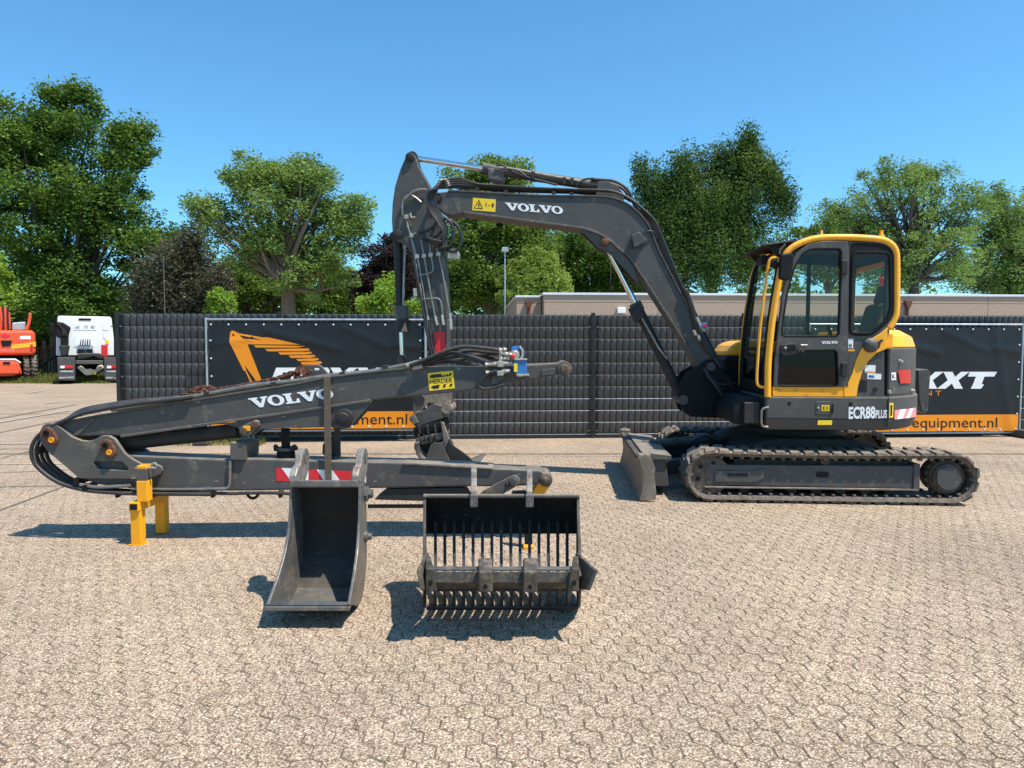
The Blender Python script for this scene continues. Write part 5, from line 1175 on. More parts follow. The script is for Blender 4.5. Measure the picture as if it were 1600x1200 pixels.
bpath = EX.pl([z6t(195, 880), z6t(190, 940), z6t(215, 1020), z6t(290, 1090), z6t(420, 1170), z6t(600, 1205), z6t(840, 1125)], VB-.45)
bs = catmull([(u, 0, max(w, .02)) for u, w in bpath], 4)
MB().strip([(p.x, p.z) for p in bs], VB-.45, VB+.45, .022).build('bucket_shell', M['grey'], tool, bevel=.003)
for v in (VB-.47, VB+.45):
    tp_('bucket_side', [(350, 900), (385, 880), (470, 880), (555, 1085), (700, 1120), (835, 1120), (600, 1205), (420, 1170), (290, 1085)], v, v+.02, 'grey', .004)
    if v < VB: tp_('bucket_cheek', [(540, 835), (575, 900), (680, 970), (745, 1020), (845, 1118), (640, 1100), (560, 1080), (515, 975)], v+.14, v+.16, 'dark', .004)
tp_('bucket_back', [(200, 900), (230, 900), (320, 1060), (350, 900), (470, 880), (520, 990), (480, 1090), (300, 1090), (215, 1010)], VB-.3, VB+.3, 'dark', .01)
# ------------------------------------------------------------ long-reach boom folded on stands
HYc = 5.72; HF = Fr(0, HYc, 0)
hb_ = empty('long_reach_boom', (0, HYc, 0), 0, 'folded dark grey long-reach boom lying on yellow stands in front of the fence', 'boom')
NV = -.12; FV = .12
z8t = lambda x, y: (x/4.617, 600+y/4.617)          # zoom of the elbow
z9t = lambda x, y: (20+x/3.636, 560+y/3.636)
zat = lambda x, y: (400+x/2.857, 560+y/2.857)
zbt = lambda x, y: (740+x/10, 540+y/10)
zct = lambda x, y: (280+x/7.27, 640+y/7.27)
zdt = lambda x, y: (580+x/3.53, 420+y/3.53)
low = [(118, 735), (150, 712), (205, 711.5), (344, 718), (400, 716.5), (460, 718.5), (631, 723), (750, 731), (844, 735), (856, 742), (846, 757), (800, 760.5), (722, 760.5), (400, 767), (250, 768), (210, 764.5), (150, 757), (126, 747)]
stick = MB().prism(HF.pl(low, NV), NV, FV).build('lower_stick', M['grey'], hb_, bevel=.016, seg=3)
up = [(72, 676), (82, 664), (90, 662), (146, 651), (300, 626), (460, 601), (512, 590), (600, 579.5), (666, 573.5), (725, 572.5), (770, 572), (786, 573), (824, 570), (868, 567.5), (884, 567), (884, 584), (863, 587.5), (846, 591), (806, 596), (779, 604), (710, 613), (580, 625.5), (470, 642), (336, 661), (190, 681.5), (115, 681)]
upper = MB().prism(HF.pl(up, NV), NV, FV).build('upper_boom', M['grey'], hb_, bevel=.012)
# bottom plate of upper boom with its lit flange edge
q = HF.pl([(190, 681.5), (336, 661), (470, 642), (580, 625.5)], NV); MB().strip([(u, w-.01) for u, w in q], NV-.018, FV+.018, .02).build('flange', M['grey2'], upper, bevel=.003)
q = HF.pl([(90, 662), (146, 651), (300, 626), (460, 601), (512, 590), (600, 579.5), (666, 573.5)], NV); MB().strip([(u, w-.004) for u, w in q], NV-.014, FV+.014, .014).build('flange', M['grey2'], upper, bevel=.002)
q = HF.pl([(112, 681), (146, 654), (151, 654), (122, 680)], NV-.004); MB().prism(q, NV-.012, NV).build('rib', M['grey2'], upper, bevel=.002)
web = [(318, 664), (360, 661), (400, 653), (470, 644), (582, 627), (553, 660), (546, 669), (530, 670), (519, 667), (407, 670.5), (394, 680), (382, 680), (372, 668), (350, 662.5)]
for a, b in ((NV-.004, NV+.03), (FV-.03, FV+.004)): MB().prism(HF.pl(web, NV), a, b).build('lower_web', M['grey'], upper, bevel=.004)
def pin(px, py, v, r, par, m='dark', d=.03):
    c = HF.p3(px, py, v); return MB().lathe(c, [(r, d), (r, .004), (r*.86, 0), (r*.6, 0), (r*.52, -.012), (r*.25, -.014)], 22).build('pin', M[m], par)
pin(536.5, 653, NV-.03, .072, upper); pin(882, 576, NV-.03, .058, upper, 'rustbrown')
c = HF.p3(882, 576, NV-.02); MB().cyl(c, (c[0], FV+.02, c[2]), .06, n=20).build('end_boss', M['grey'], upper)
q = HF.pl([(846, 577.5), (868, 575.5), (872, 585), (846, 587)], NV-.012); MB().prism(q, NV-.014, NV).build('end_plate', M['grey'], upper, bevel=.003)
# elbow plates
el = [z8t(*p) for p in ((295, 345), (318, 300), (355, 284), (400, 288), (440, 315), (520, 382), (590, 410), (640, 415), (690, 403), (740, 376), (790, 376), (828, 397), (860, 440), (900, 500), (960, 545), (1020, 578), (1110, 576), (1160, 595), (1172, 618), (1160, 645), (1110, 668), (1050, 680), (580, 676), (480, 590), (350, 480), (300, 410))]
slot = [z8t(*p) for p in ((670, 566), (692, 553), (888, 553), (936, 605), (925, 628), (712, 616))]
for v, nm in ((NV-.025, 'elbow_plate'), (FV+.025, 'elbow_plate')):
    plate(nm, HF.pl(el, NV-.03), [HF.pl(slot, NV-.03)], v, .035, M['grey2'], hb_, bevel=.004)
for (a, b) in (((352, 353), (390, 400)), ((775, 440), (805, 488))):
    pa = Vector(HF.p3(*z8t(*a), NV-.045)); pb = Vector(HF.p3(*z8t(*b), NV-.045)); d = (pb-pa); n = Vector((-d.z, 0, d.x)).normalized()*.048
    pts = []
    for k in range(9):
        t = math.pi*k/8; e = d.normalized()*.048
        pts.append(pa+n*math.cos(t)-e*math.sin(t))
    for k in range(9):
        t = math.pi*k/8; e = d.normalized()*.042
        pts.append(pb-n*.85*math.cos(t)+e*math.sin(t))
    kp = MB().prism([(p.x, p.z) for p in pts], NV-.075, NV-.043).build('pin_keeper', M['rust'], hb_, bevel=.004)
    for p, r_ in ((pa, .024), (pb, .022)): MB().lathe((p.x, NV-.076, p.z), [(r_, 0), (r_, -.008), (r_*.55, -.008), (r_*.55, -.002)], 14).build('keeper_bolt', M['orange'] if p is pb else M['black'], kp)
# cylinder between the two
a = HF.p3(176, 694, 0); b = HF.p3(388, 671, 0)
cy = MB(); cy.cyl(Vector(a).lerp(Vector(b), .05), Vector(a).lerp(Vector(b), .93), .06, n=20); cyo = cy.build('fold_cylinder', M['dark'], hb_)
for p in (a, b): MB().cyl((p[0], -.08, p[2]), (p[0], .08, p[2]), .055, n=16).build('cylinder_eye', M['dark'], cyo)
pa, pb = Vector(HF.p3(384, 673, NV-.03)), Vector(HF.p3(399, 663, NV-.03))
MB().prism([(pa.x-.045, pa.z-.01), (pa.x-.02, pa.z-.045), (pa.x+.03, pa.z-.04), (pb.x+.035, pb.z-.01), (pb.x+.03, pb.z+.025), (pb.x, pb.z+.035), (pa.x-.03, pa.z+.035)], NV-.05, NV-.005).build('pin_keeper', M['grey2'], hb_, bevel=.006)
MB().box(pa.x-.01, pa.x+.045, NV-.058, NV-.05, pa.z+.0, pa.z+.04).build('pin_tab', M['orange'], hb_, bevel=.004)
for p in (pa, pb): MB().lathe((p.x, NV-.05, p.z), [(.022, 0), (.022, -.01), (.012, -.01)], 12).build('keeper_bolt', M['rust'], hb_)
# lettering, decals
volvo_px(HF, 'boom_lettering', (394, 638), (523.5, 622), (387.5, 622.5), NV-.004, M['white'], upper)
zet = lambda x, y: (620+x/6.667, 560+y/6.667)
dec(HF, 'maker_decal', [zet(*p) for p in ((320, 155), (585, 128), (605, 310), (340, 340))], NV-.003, M['decalyellow'], upper)
m_ = MB()
for P in ([(345, 180), (370, 168), (460, 160), (480, 185), (495, 163), (510, 183), (525, 158), (540, 178), (550, 152), (565, 148), (572, 175), (540, 185), (380, 205), (345, 205)], [(355, 300), (375, 285), (448, 272), (438, 312), (385, 318)], [(490, 268), (514, 264), (502, 303), (478, 306)], [(558, 262), (578, 262), (578, 285), (545, 300)]):
    q = HF.pl([zet(*p) for p in P], NV-.0045); m_.add([(u, NV-.0045, w) for u, w in q], [tuple(range(len(q)))])
m_.build('decal_print', M['ink'], upper)
text_px(HF, 'decal_text', 'HERDER', zet(346, 266), zet(582, 245), zet(342, 224), NV-.0045, M['ink'], upper, bold=.012)
# reflective stripes on the stick
x0 = 432; cols = [((432, 731), (432, 751.5)), ((444, 731), (464, 752)), ((482, 732), (482, 752)), ((496, 732.5), (511, 753)), ((520, 734), (530, 753)), ((548, 736), (556, 753.5)), ((572, 738), (572, 754))]
stripes = [([(431.5, 731), (440, 731), (455, 752), (431.5, 751.5)], 'red'), ([(440, 731), (482, 733), (482, 752.5), (455, 752)], 'white'), ([(482, 733), (495, 733.5), (507, 753), (482, 752.5)], 'red'), ([(495, 733.5), (520, 735), (533, 753.5), (507, 753)], 'white'), ([(520, 735), (552, 736), (560, 754), (533, 753.5)], 'red'), ([(552, 736), (572, 737), (572, 754.5), (560, 754)], 'white')]
for P, m in stripes: dec(HF, 'reflective_stripe', P, NV-.003, M[m], stick)
# square tube, buffers on the stick
q = HF.pl([zct(575, 370), zct(762, 385), zct(752, 578), zct(575, 572)], NV-.03)
tb = MB(); tb.prism(q, NV-.03, FV+.03); tb.build('square_tube', M['grey2'], hb_, bevel=.008)
def buffer_(px, par):
    p = HF.p3(px, 718, 0); z0 = p[2]
    o = MB().lathe((p[0], 0, z0-.01), [(.07, 0), (.072, .07), (.066, .085)], 18, 'z').build('rubber_buffer', M['black'], par)
    MB().lathe((p[0], 0, z0+.078), [(.095, 0), (.095, .02)], 18, 'z').build('buffer_plate', M['dark'], o)
    MB().box(p[0]-.028, p[0]+.028, -.03, .03, z0+.09, z0+.30).build('buffer_post', M['black'], o, bevel=.004)
    for s in (-1, 1): MB().lathe((p[0]+s*.075, -.02, z0+.096), [(.02, 0), (.02, .02), (.01, .03)], 8, 'z').build('bolt', M['dark'], o)
buffer_(447, hb_)
q = HF.pl([(507, 690), (520, 688), (522, 704), (526, 712), (516, 716), (506, 708)], .02); MB().prism(q, -.05, .08).build('cable_roll', M['black'], hb_, bevel=.02)
# stick underside: cylinder and linkage at the right end
q = HF.pl([(584, 781), (604, 764.5), (724, 762), (735, 779), (720, 785)], NV+.02); MB().prism(q, NV+.02, FV-.02).build('underslung_box', M['dark'], hb_, bevel=.01)
MB().cyl(HF.p3(575, 791, 0), HF.p3(740, 790.5, 0), .016, n=10).build('rod', M['dark'], hb_)
q = HF.pl([(748, 773), (756, 766), (800, 743), (808, 744), (812, 752), (806, 760), (775, 778), (756, 779)], NV-.02); MB().prism(rounded(q, .02), NV-.03, NV-.003).build('link_arm', M['grey2'], hb_, bevel=.005)
pin(804, 751, NV-.05, .042, hb_, 'wornsteel'); pin(793, 757, NV-.035, .022, hb_)
c = HF.p3(853, 750.5, NV-.03); MB().cyl(c, (c[0], FV+.03, c[2]), .052, n=20).build('nose_pin', M['rustbrown'], hb_); pin(853, 750.5, NV-.045, .045, hb_, 'rustbrown')
q = HF.pl([(842, 752), (862, 755), (846, 777), (828, 777)], NV+.02); MB().prism(rounded(q, .02), NV+.0, FV).build('tipping_link', M['orange'], hb_, bevel=.006)
q = HF.pl([(800, 774), (822, 773), (828, 784), (798, 786)], NV+.02); MB().prism(q, NV+.02, FV-.02).build('tipping_lever', M['dark'], hb_, bevel=.01)
MB().tube([HF.p3(806, 776, NV), HF.p3(822, 775, NV), HF.p3(822, 786, NV)], .012, 7).build('lever_rim', M['orange'], hb_)
q = HF.pl([(630, 722.5), (660, 724), (720, 727), (770, 731), (770, 733), (630, 725)], NV); MB().prism(q, NV-.02, FV).build('top_strip', M['blade'], stick, bevel=.002)
# lifting plate on the boom
zft = lambda x, y: (340+x/7.27, 500+y/7.27)
lp = HF.pl([zft(*p) for p in ((865, 700), (885, 600), (920, 550), (980, 520), (1140, 510), (1185, 530), (1285, 650), (1285, 720))], .0)
hole = [(HF.at(*zft(962, 600), 0)[0]+.03*math.cos(t), HF.at(*zft(962, 600), 0)[1]+.03*math.sin(t)) for t in [2*math.pi*k/14 for k in range(14)]]
sl2 = HF.pl([zft(*p) for p in ((1090, 548), (1098, 540), (1160, 542), (1165, 560), (1155, 575), (1098, 572))], 0)
lpo = plate('lifting_plate', lp, [hole, sl2], .0, .03, M['grey'], hb_, bevel=.003)
rg = HF.at(*zft(965, 600), 0)
for v in (-.019,): 
    oo = [(rg[0]+.062*math.cos(2*math.pi*k/20), v, rg[1]+.062*math.sin(2*math.pi*k/20)) for k in range(20)]; ii = [(rg[0]+.032*math.cos(2*math.pi*k/20), v, rg[1]+.032*math.sin(2*math.pi*k/20)) for k in range(20)]
    MB().ring(oo, ii).build('rust_ring', M['rust'], lpo)
# pipes and hoses along the top
def hpipe(pts, v, r, m='steel', name='steel_pipe', n=5): return MB().tube(catmull([HF.p3(x, y, v) for x, y in pts], n), r, 8).build(name, M[m], hb_)
hpipe([(174, 640.5), (232, 632), (320, 616), (400, 601.5), (460, 595), (520, 586), (580, 580), (640, 569), (655, 566)], NV+.01, .016)
hpipe([(190, 644), (260, 630), (330, 616.5), (420, 602), (500, 591), (580, 582.5), (650, 573)], NV+.05, .013)
for k in range(4):
    d = k*7.5
    hpipe([(300, 620.5-k*.6), (262, 625.5-k), (215, 631-k*1.6), (170, 638-k*2), (130, 646-k*2), (102+k*2, 657-k*1.5), (78+k*4, 668-k), (57+d, 684), (49+d*1.05, 704), (54+d*1.05, 724-k), (72+d*.95, 742-k*2), (96+d*.7, 756-k*2.6), (127+d*.3, 765-k*2.6), (160, 769-k*2), (200, 771-k*1.5), (260, 772-k), (330, 772.5-k)], NV-.03+.05*k, .0155, 'hose', 'hose', 6)
hpipe([(125, 757), (150, 761), (180, 760), (205, 758.5)], NV-.03, .014, 'steel', n=4)
hpipe([(205, 764), (280, 764.5), (345, 763.5), (355, 762), (359, 755), (359.5, 720)], NV-.02, .011, 'steel', n=3)
hpipe([(210, 764), (300, 768), (345, 771), (420, 770), (455, 772), (470, 776)], NV, .014, 'hose', 'hose')
for x, y in ((102, 639), (58, 704), (132, 763), (118, 752)):
    q = HF.pl([(x-3, y-5), (x+4, y-6), (x+5, y+5), (x-2, y+6)], NV-.04); MB().prism(q, NV-.045, NV+.1).build('hose_clip', M['black'], hb_) if x != 102 else None
for x in (182, 331, 437): 
    q = HF.pl([(x-4, 768), (x+4, 768), (x+1.5, 778), (x-1.5, 778)], NV); MB().prism(q, NV, NV+.05).build('pipe_bracket', M['black'], hb_)
hpipe([(386, 771), (389, 776), (395, 778.5), (401, 776), (404, 771)], NV+.02, .012, 'black', 'loop_bracket')
for x in (323, 427, 535, 602):
    yy = 616-(x-320)*.148; q = HF.pl([(x-4, yy-3), (x+4, yy-4), (x+4, yy+4), (x-4, yy+5)], NV); MB().prism(q, NV-.012, NV+.08).build('pipe_clamp', M['dark'], hb_, bevel=.002)
# hose fan to the blue valve
fan = [[(640, 571), (670, 560), (693, 550), (722, 542), (755, 544), (779, 547)], [(645, 572), (680, 561), (708, 552), (734, 559), (762, 568), (778, 569)], [(650, 573), (690, 562), (722, 556), (745, 560), (770, 570)], [(655, 574), (700, 557), (730, 548), (760, 550), (785, 552)], [(660, 572), (685, 566), (715, 566), (745, 574), (765, 578)], [(690, 558), (715, 563), (740, 556), (775, 552)], [(700, 565), (726, 552), (752, 556), (780, 562)], [(655, 569), (682, 556), (710, 547), (740, 547), (776, 553)]]
for k, p in enumerate(fan): hpipe(p, NV+.0+.03*k-(.05 if k < 3 else 0), .0155, 'hose', 'hose')
hpipe([(635, 572), (648, 568), (656, 566)], NV-.0, .022, 'zinc', 'coupling', 2); hpipe([(645, 575), (660, 572)], NV-.02, .02, 'zinc', 'coupling', 2)
hpipe([(778, 583), (768, 582), (757, 590), (748, 601), (755, 608), (770, 606), (790, 601)], NV-.05, .014, 'hose', 'hose')
# valve
vb = MB(); q = HF.pl([zbt(*p) for p in ((625, 240), (690, 225), (830, 215), (832, 445), (690, 455), (632, 420))], NV-.06); vbo = vb.prism(q, NV-.06, NV+.08).build('valve_block', M['blue'], hb_, bevel=.008)
q = HF.pl([zbt(*p) for p in ((640, 205), (840, 205), (838, 228), (640, 235))], NV-.07); MB().prism(q, NV-.07, NV+.09).build('valve_cap', M['zinc'], vbo, bevel=.004)
q = HF.pl([zbt(*p) for p in ((655, 445), (860, 440), (878, 470), (690, 490))], NV-.07); MB().prism(q, NV-.07, NV+.09).build('valve_base', M['zinc'], vbo, bevel=.004)
dec(HF, 'valve_label', [zbt(*p) for p in ((630, 275), (685, 275), (685, 412), (630, 410))], NV-.063, M['decalyellow'], vbo)
q = HF.pl([zbt(*p) for p in ((590, 20), (690, 0), (705, 60), (680, 130), (600, 190), (585, 120))], NV); MB().prism(rounded(q, .015), NV-.02, NV+.1).build('valve_top', M['blue'], vbo, bevel=.006)
c = HF.p3(*zbt(640, 150), NV-.03); MB().lathe(c, [(.035, .03), (.038, 0), (.03, -.01)], 16).build('dial', M['zinc'], vbo)
c = HF.p3(*zbt(612, 165), NV-.06); MB().lathe(c, [(.018, .02), (.018, 0), (.01, -.008)], 14).build('red_knob', M['red'], vbo)
hp_ = [(HF.at(*zbt(700, 20), NV)), (HF.at(*zbt(750, 80), NV)), (HF.at(*zbt(745, 160), NV)), (HF.at(*zbt(715, 205), NV))]
MB().strip(hp_, NV-.02, NV+.03, .018).build('valve_guard', M['galv'], vbo, bevel=.003)
for (xa, ya, xb, yb, r_) in ((185, 300, 600, 275, .014), (195, 425, 570, 395, .014), (340, 70, 520, 60, .014), (430, 120, 600, 150, .016), (420, 200, 560, 200, .013)):
    A_, B_ = Vector(HF.p3(*zbt(xa, ya), NV-.04)), Vector(HF.p3(*zbt(xb, yb), NV-.04)); pp = []; rr_ = []
    for k in range(9): pp.append(A_.lerp(B_, k/8)); rr_.append(r_*(1.0 if k % 3 else 1.5))
    MB().tube(pp, rr_, 8).build('fitting', M['zinc'], hb_)
for P in (((370, 240), (465, 240), (465, 335), (370, 335)), ((365, 395), (470, 390), (470, 470), (365, 475))):
    MB().prism(HF.pl([zbt(*p) for p in P], NV-.07), NV-.08, NV+.0).build('fitting_block', M['zinc'], hb_, bevel=.005)
MB().tube([HF.p3(*zbt(415, 85), NV-.05), HF.p3(*zbt(415, 240), NV-.05)], .009, 6).build('fitting_pipe', M['zinc'], hb_)
q = HF.pl([zbt(*p) for p in ((300, 470), (470, 470), (475, 520), (350, 600), (280, 600))], NV-.02); MB().prism(q, NV-.025, NV).build('bracket_plate', M['grey2'], upper, bevel=.003)

# strap round both beams
sp_px = [(506.8, 591), (517.2, 589.5), (517.5, 773), (507, 772.5)]
q = HF.pl(sp_px, NV-.03); u0 = (q[0][0]+q[3][0])/2; u1 = (q[1][0]+q[2][0])/2; zt_ = HF.at(512, 588, NV-.02)[1]; zb_ = HF.at(512, 772, NV-.02)[1]
st = MB()
loop = [(NV-.028, zb_), (NV-.024, zt_-.01), (NV-.005, zt_+.006), (FV+.02, zt_+.006), (FV+.035, zt_-.02), (FV+.035, zb_), (FV+.01, zb_-.012), (NV-.01, zb_-.012)]
n = len(loop); vs = []; fs = []
for k, (v, z) in enumerate(loop):
    cv = sum(a for a, _ in loop)/n; cz = sum(a for _, a in loop)/n
    ov = v+(.006 if v > cv else -.006); oz = z+(.006 if z > cz else -.006)*(1 if abs(z-cz) > .4 else 0)
    vs += [(u0, v, z), (u1, v, z), (u1, ov, oz), (u0, ov, oz)]
for k in range(n):
    j = (k+1) % n
    for a in range(4): b = (a+1) % 4; fs.append((k*4+a, k*4+b, j*4+b, j*4+a))
so_ = MB().add([(x, y+HYc, z) for x, y, z in vs], fs).build('strap', M['strap'])
tag(so_, 'brown webbing strap tied vertically around both beams of the folded boom', 'strap')

# rusty chain lying on the boom
ch = empty('rusty_chain', (0, HYc, 0), 0, 'rusty link chain lying along the top of the folded boom', 'chain')
lk = MB(); pts = []
for k in range(16):
    t = 2*math.pi*k/16; x = .018*math.cos(t); z = .012*math.sin(t); x += .012*(1 if math.cos(t) > .01 else (-1 if math.cos(t) < -.01 else 0)); pts.append((x, 0, z))
lk.tube(pts, .0062, 6, closed=True); lm = bpy.data.meshes.new('link')
tmp = lk.build('tmp', M['rust']); lm = tmp.data; lm.name = 'chain_link'; bpy.data.objects.remove(tmp)
path = [(258, 627), (280, 622), (300, 612), (318, 606), (335, 610), (355, 607.5), (380, 603), (400, 599.5), (420, 595.5), (440, 590), (455, 586), (466, 583)]
cp = catmull([(*p, 0) for p in path], 12); k = 0
for i, p in enumerate(cp):
    if i % 2: continue
    o = link('chain_link', lm, None, ch); q = HF.p3(p.x, p.y-1.0, -.02+random.uniform(-.03, .03)); o.location = q; o.rotation_euler = (math.pi/2*(k % 2)+random.uniform(-.4, .4), -.12+random.uniform(-.3, .3), random.uniform(-.5, .5)); k += 1
for i in range(46):      # heap where the chain is bunched up
    px = random.gauss(310, 15); base_y = 626-(px-300)*.155-6
    o = link('chain_link', lm, None, ch); h = max(0, 11-abs(px-313)*.55)
    q = HF.p3(px, base_y+1-random.uniform(0, h), random.uniform(-.08, .05)); o.location = q; o.rotation_euler = (random.uniform(0, 3), random.uniform(-.6, .6), random.uniform(0, 3))
for i in range(14):
    px = random.gauss(468, 7); o = link('chain_link', lm, None, ch); q = HF.p3(px, 584+random.uniform(-5, 7), -.04+random.uniform(-.02, .02)); o.location = q; o.rotation_euler = (random.uniform(0, 3), random.uniform(-.6, .6), random.uniform(0, 3))

# ------------------------------------------------------------ yellow stands
def stand(px, ybase, label, yu):
    g = G(px, ybase); root = empty('support_stand', (g.x, g.y, 0), 0, label, 'stand', 'yellow stands under the boom')
    W_ = .08; D = .40
    hb2 = HF.at(px, 770, NV)[1]
    zc = .31
    for y0 in (0, D-W_): MB().box(-W_/2+(.0 if y0 == 0 else .03), W_/2+(.0 if y0 == 0 else .03), y0, y0+W_, .008, zc-.04 if y0 == 0 else zc+.03).build('leg', M['orange'], root, bevel=.006)
    MB().box(-.055, .055, -.01, W_+.01, 0, .008).build('foot_plate', M['orange'], root)
    bar = MB().hexa([(-W_/2, -.02, zc-.04), (W_/2, -.02, zc-.04), (W_/2+.03, D, zc-.04), (-W_/2+.03, D, zc-.04)], [(-W_/2, -.02, zc+.03), (W_/2, -.02, zc+.03), (W_/2+.03, D, zc+.03), (-W_/2+.03, D, zc+.03)]).build('cross_bar', M['orange'], root, bevel=.006)
    MB().box(-W_/2+.012, W_/2-.012, -.022, -.019, zc-.028, zc+.018).build('bar_opening', M['black'], bar)
    zg = zc+.03+(yu-zc-.03)*.58
    MB().box(-.035+.05, .05+.05, .0, .08, zc+.03, zg).build('upright', M['orange'], root, bevel=.006)
    MB().box(-.032+.05, .047+.05, .003, .077, zg, yu-.025).build('upright_sleeve', M['grey2'], root, bevel=.004); MB().box(-.03+.05, .045+.05, .004, .076, yu-.025, yu).build('upright_cap', M['orange'], root, bevel=.004)
    MB().tube([(.0, .02, yu-.02), (.16, .02, yu-.02)], .008, 6).build('locking_pin', M['zinc'], root)
    rp = [(.15+.02*math.cos(t), .02, yu+.0+.022*math.sin(t)) for t in [2*math.pi*k/12 for k in range(12)]]
    MB().tube(rp, .004, 5, closed=True).build('pin_ring', M['zinc'], root)
    return root
yu = HF.at(223, 726, NV-.1)[1]
stand(212.5, 852, 'amber square-tube stand under the left elbow of the folded boom', yu)
g = G(826, 857.5); pr = empty('prop', (g.x, g.y, 0), 0, 'dark prop with an amber foot behind the slotted bucket', 'stand')
MB().box(-.04, .04, -.03, .05, 0, .025).build('foot_plate', M['orange'], pr, bevel=.004); MB().box(-.03, .03, .03, .09, .0, HF.at(826, 765, 0)[1]).build('post', M['black'], pr, bevel=.005)

# ------------------------------------------------------------ narrow digging bucket
nb = G(487, 951); NBc = (nb.x, 0)
nbk = empty('narrow_bucket', (0, 0, 0), 0, 'narrow worn steel digging bucket standing left of the slotted bucket', 'bucket')
def xb(px, Y): return at(px, 600, Y).x
# width at lip and at the back (measured at their depths)
prof = [(3.83, .127), (3.95, .085), (4.08, .03), (4.22, .012), (4.35, .06), (4.44, .17), (4.475, .32), (4.46, .5), (4.40, .655), (4.36, .70)]
edge = [(3.83, .135), (3.90, .175), (3.98, .225), (4.07, .295), (4.15, .38), (4.205, .48), (4.235, .6), (4.25, .705)]
def lr(Y):     # left and right wall x at depth Y
    t = (Y-3.83)/(4.45-3.83)
    return (xb(414, 3.83)*(1-t)+xb(470, 4.45)*t, xb(538, 3.83)*(1-t)+xb(566, 4.45)*t)
pc = catmull([(p[0], p[1], 0) for p in prof], 4); pc = [(p.x, p.y) for p in pc]
vs = []; fs = []; th = .016
for i, (Y, z) in enumerate(pc):
    a, b = lr(Y); 
    Yp, zp = pc[max(i-1, 0)]; Yn, zn_ = pc[min(i+1, len(pc)-1)]; d = Vector((Yn-Yp, zn_-zp)).normalized(); nI = Vector((-d.y, d.x))*th
    vs += [(a, Y, z), (b, Y, z), (b, Y+nI.x, z+nI.y), (a, Y+nI.x, z+nI.y)]
for i in range(len(pc)-1):
    for k in range(4): j = (k+1) % 4; fs.append((i*4+k, i*4+j, i*4+4+j, i*4+4+k))
fs += [(0, 1, 2, 3), tuple(len(vs)-4+k for k in range(4))]
M['bucketinside'] = mat('worn_bucket_inside', (.14, .137, .13), .42, metal=.35, var=.35, scale=5, wear=(.22, .19, .15), wearamt=.3, chips=(.35, .33, .3))
cut = next(i for i, p in enumerate(pc) if p[0] > 4.30)
MB().add(vs[:cut*4+4], [f for f in fs if max(f) < cut*4+4]).build('bucket_floor', M['bucketinside'], nbk)
MB().add(vs[cut*4:], [tuple(i-cut*4 for i in f) for f in fs if min(f) >= cut*4]).build('bucket_back', M['bucketblack'], nbk)  # black from where the shade inside begins: shadow put into the colour
ec_ = catmull([(p[0], p[1], 0) for p in edge], 4); ec_ = [(p.x, p.y) for p in ec_]
for sd in (0, 1):
    vs = []; loop = pc+list(reversed(ec_)); n = len(loop)
    for k in (0, 1):
        for (Y, z) in loop: x = lr(Y)[sd]+(k*.016*(1 if sd else -1)); vs.append((x, Y, z))
    fs = [tuple(range(n)), tuple(range(2*n-1, n-1, -1))]+[(i, (i+1) % n, n+(i+1) % n, n+i) for i in range(n)]
    MB().add(vs, fs).build('side_plate', M['wornsteel'], nbk, bevel=.003)
a, b = lr(3.83); 
MB().hexa([(a-.02, 3.80, .105), (b+.02, 3.80, .105), (b+.0, 3.93, .082), (a-.0, 3.93, .082)], [(a-.02, 3.80, .128), (b+.02, 3.80, .128), (b, 3.93, .105), (a, 3.93, .105)]).build('cutting_edge', M['wornsteel'], nbk, bevel=.004)
a, b = lr(4.36)
MB().hexa([(a-.01, 4.22, .70), (b+.01, 4.22, .70), (b+.01, 4.44, .655), (a-.01, 4.44, .655)], [(a-.01, 4.22, .745), (b+.01, 4.22, .745), (b+.01, 4.44, .70), (a-.01, 4.44, .70)]).build('top_beam', M['wornsteel'], nbk, bevel=.008)
M['eartone'] = mat('rusty_ear_steel', (.24, .22, .195), .5, metal=.3, var=.35, scale=10, wear=(.21, .10, .05), wearamt=.3)
for s in (0, 1):
    x0 = a-.012 if s == 0 else b-.03
    ear = [(4.228, .735), (4.40, .69), (4.50, .76), (4.52, .85), (4.48, .90), (4.42, .91), (4.36, .88), (4.33, .82), (4.27, .81), (4.228, .77)]
    n = len(ear); vs = [(x0, y_, z) for y_, z in ear]+[(x0+.042, y_, z) for y_, z in ear]
    MB().add(vs, [tuple(range(n)), tuple(range(2*n-1, n-1, -1))]+[(i, (i+1) % n, n+(i+1) % n, n+i) for i in range(n)]).build('mounting_ear', M['eartone'], nbk, bevel=.006)
    MB().lathe((x0-.008, 4.44, .855), [(.03, 0), (.046, .004), (.046, .054), (.03, .058)], 16, 'x').build('ear_boss', M['wornsteel'], nbk)
bx = lr(4.42)[1]+.02
for z, r_ in ((.62, .05), (.36, .035)): MB().lathe((bx-.008, 4.42-(.04 if z < .5 else 0), z), [(r_, 0), (r_, .02), (r_*.6, .03), (r_*.6, .05)], 6 if z > .5 else 16, 'x').build('side_nut', M['wornsteel'], nbk)

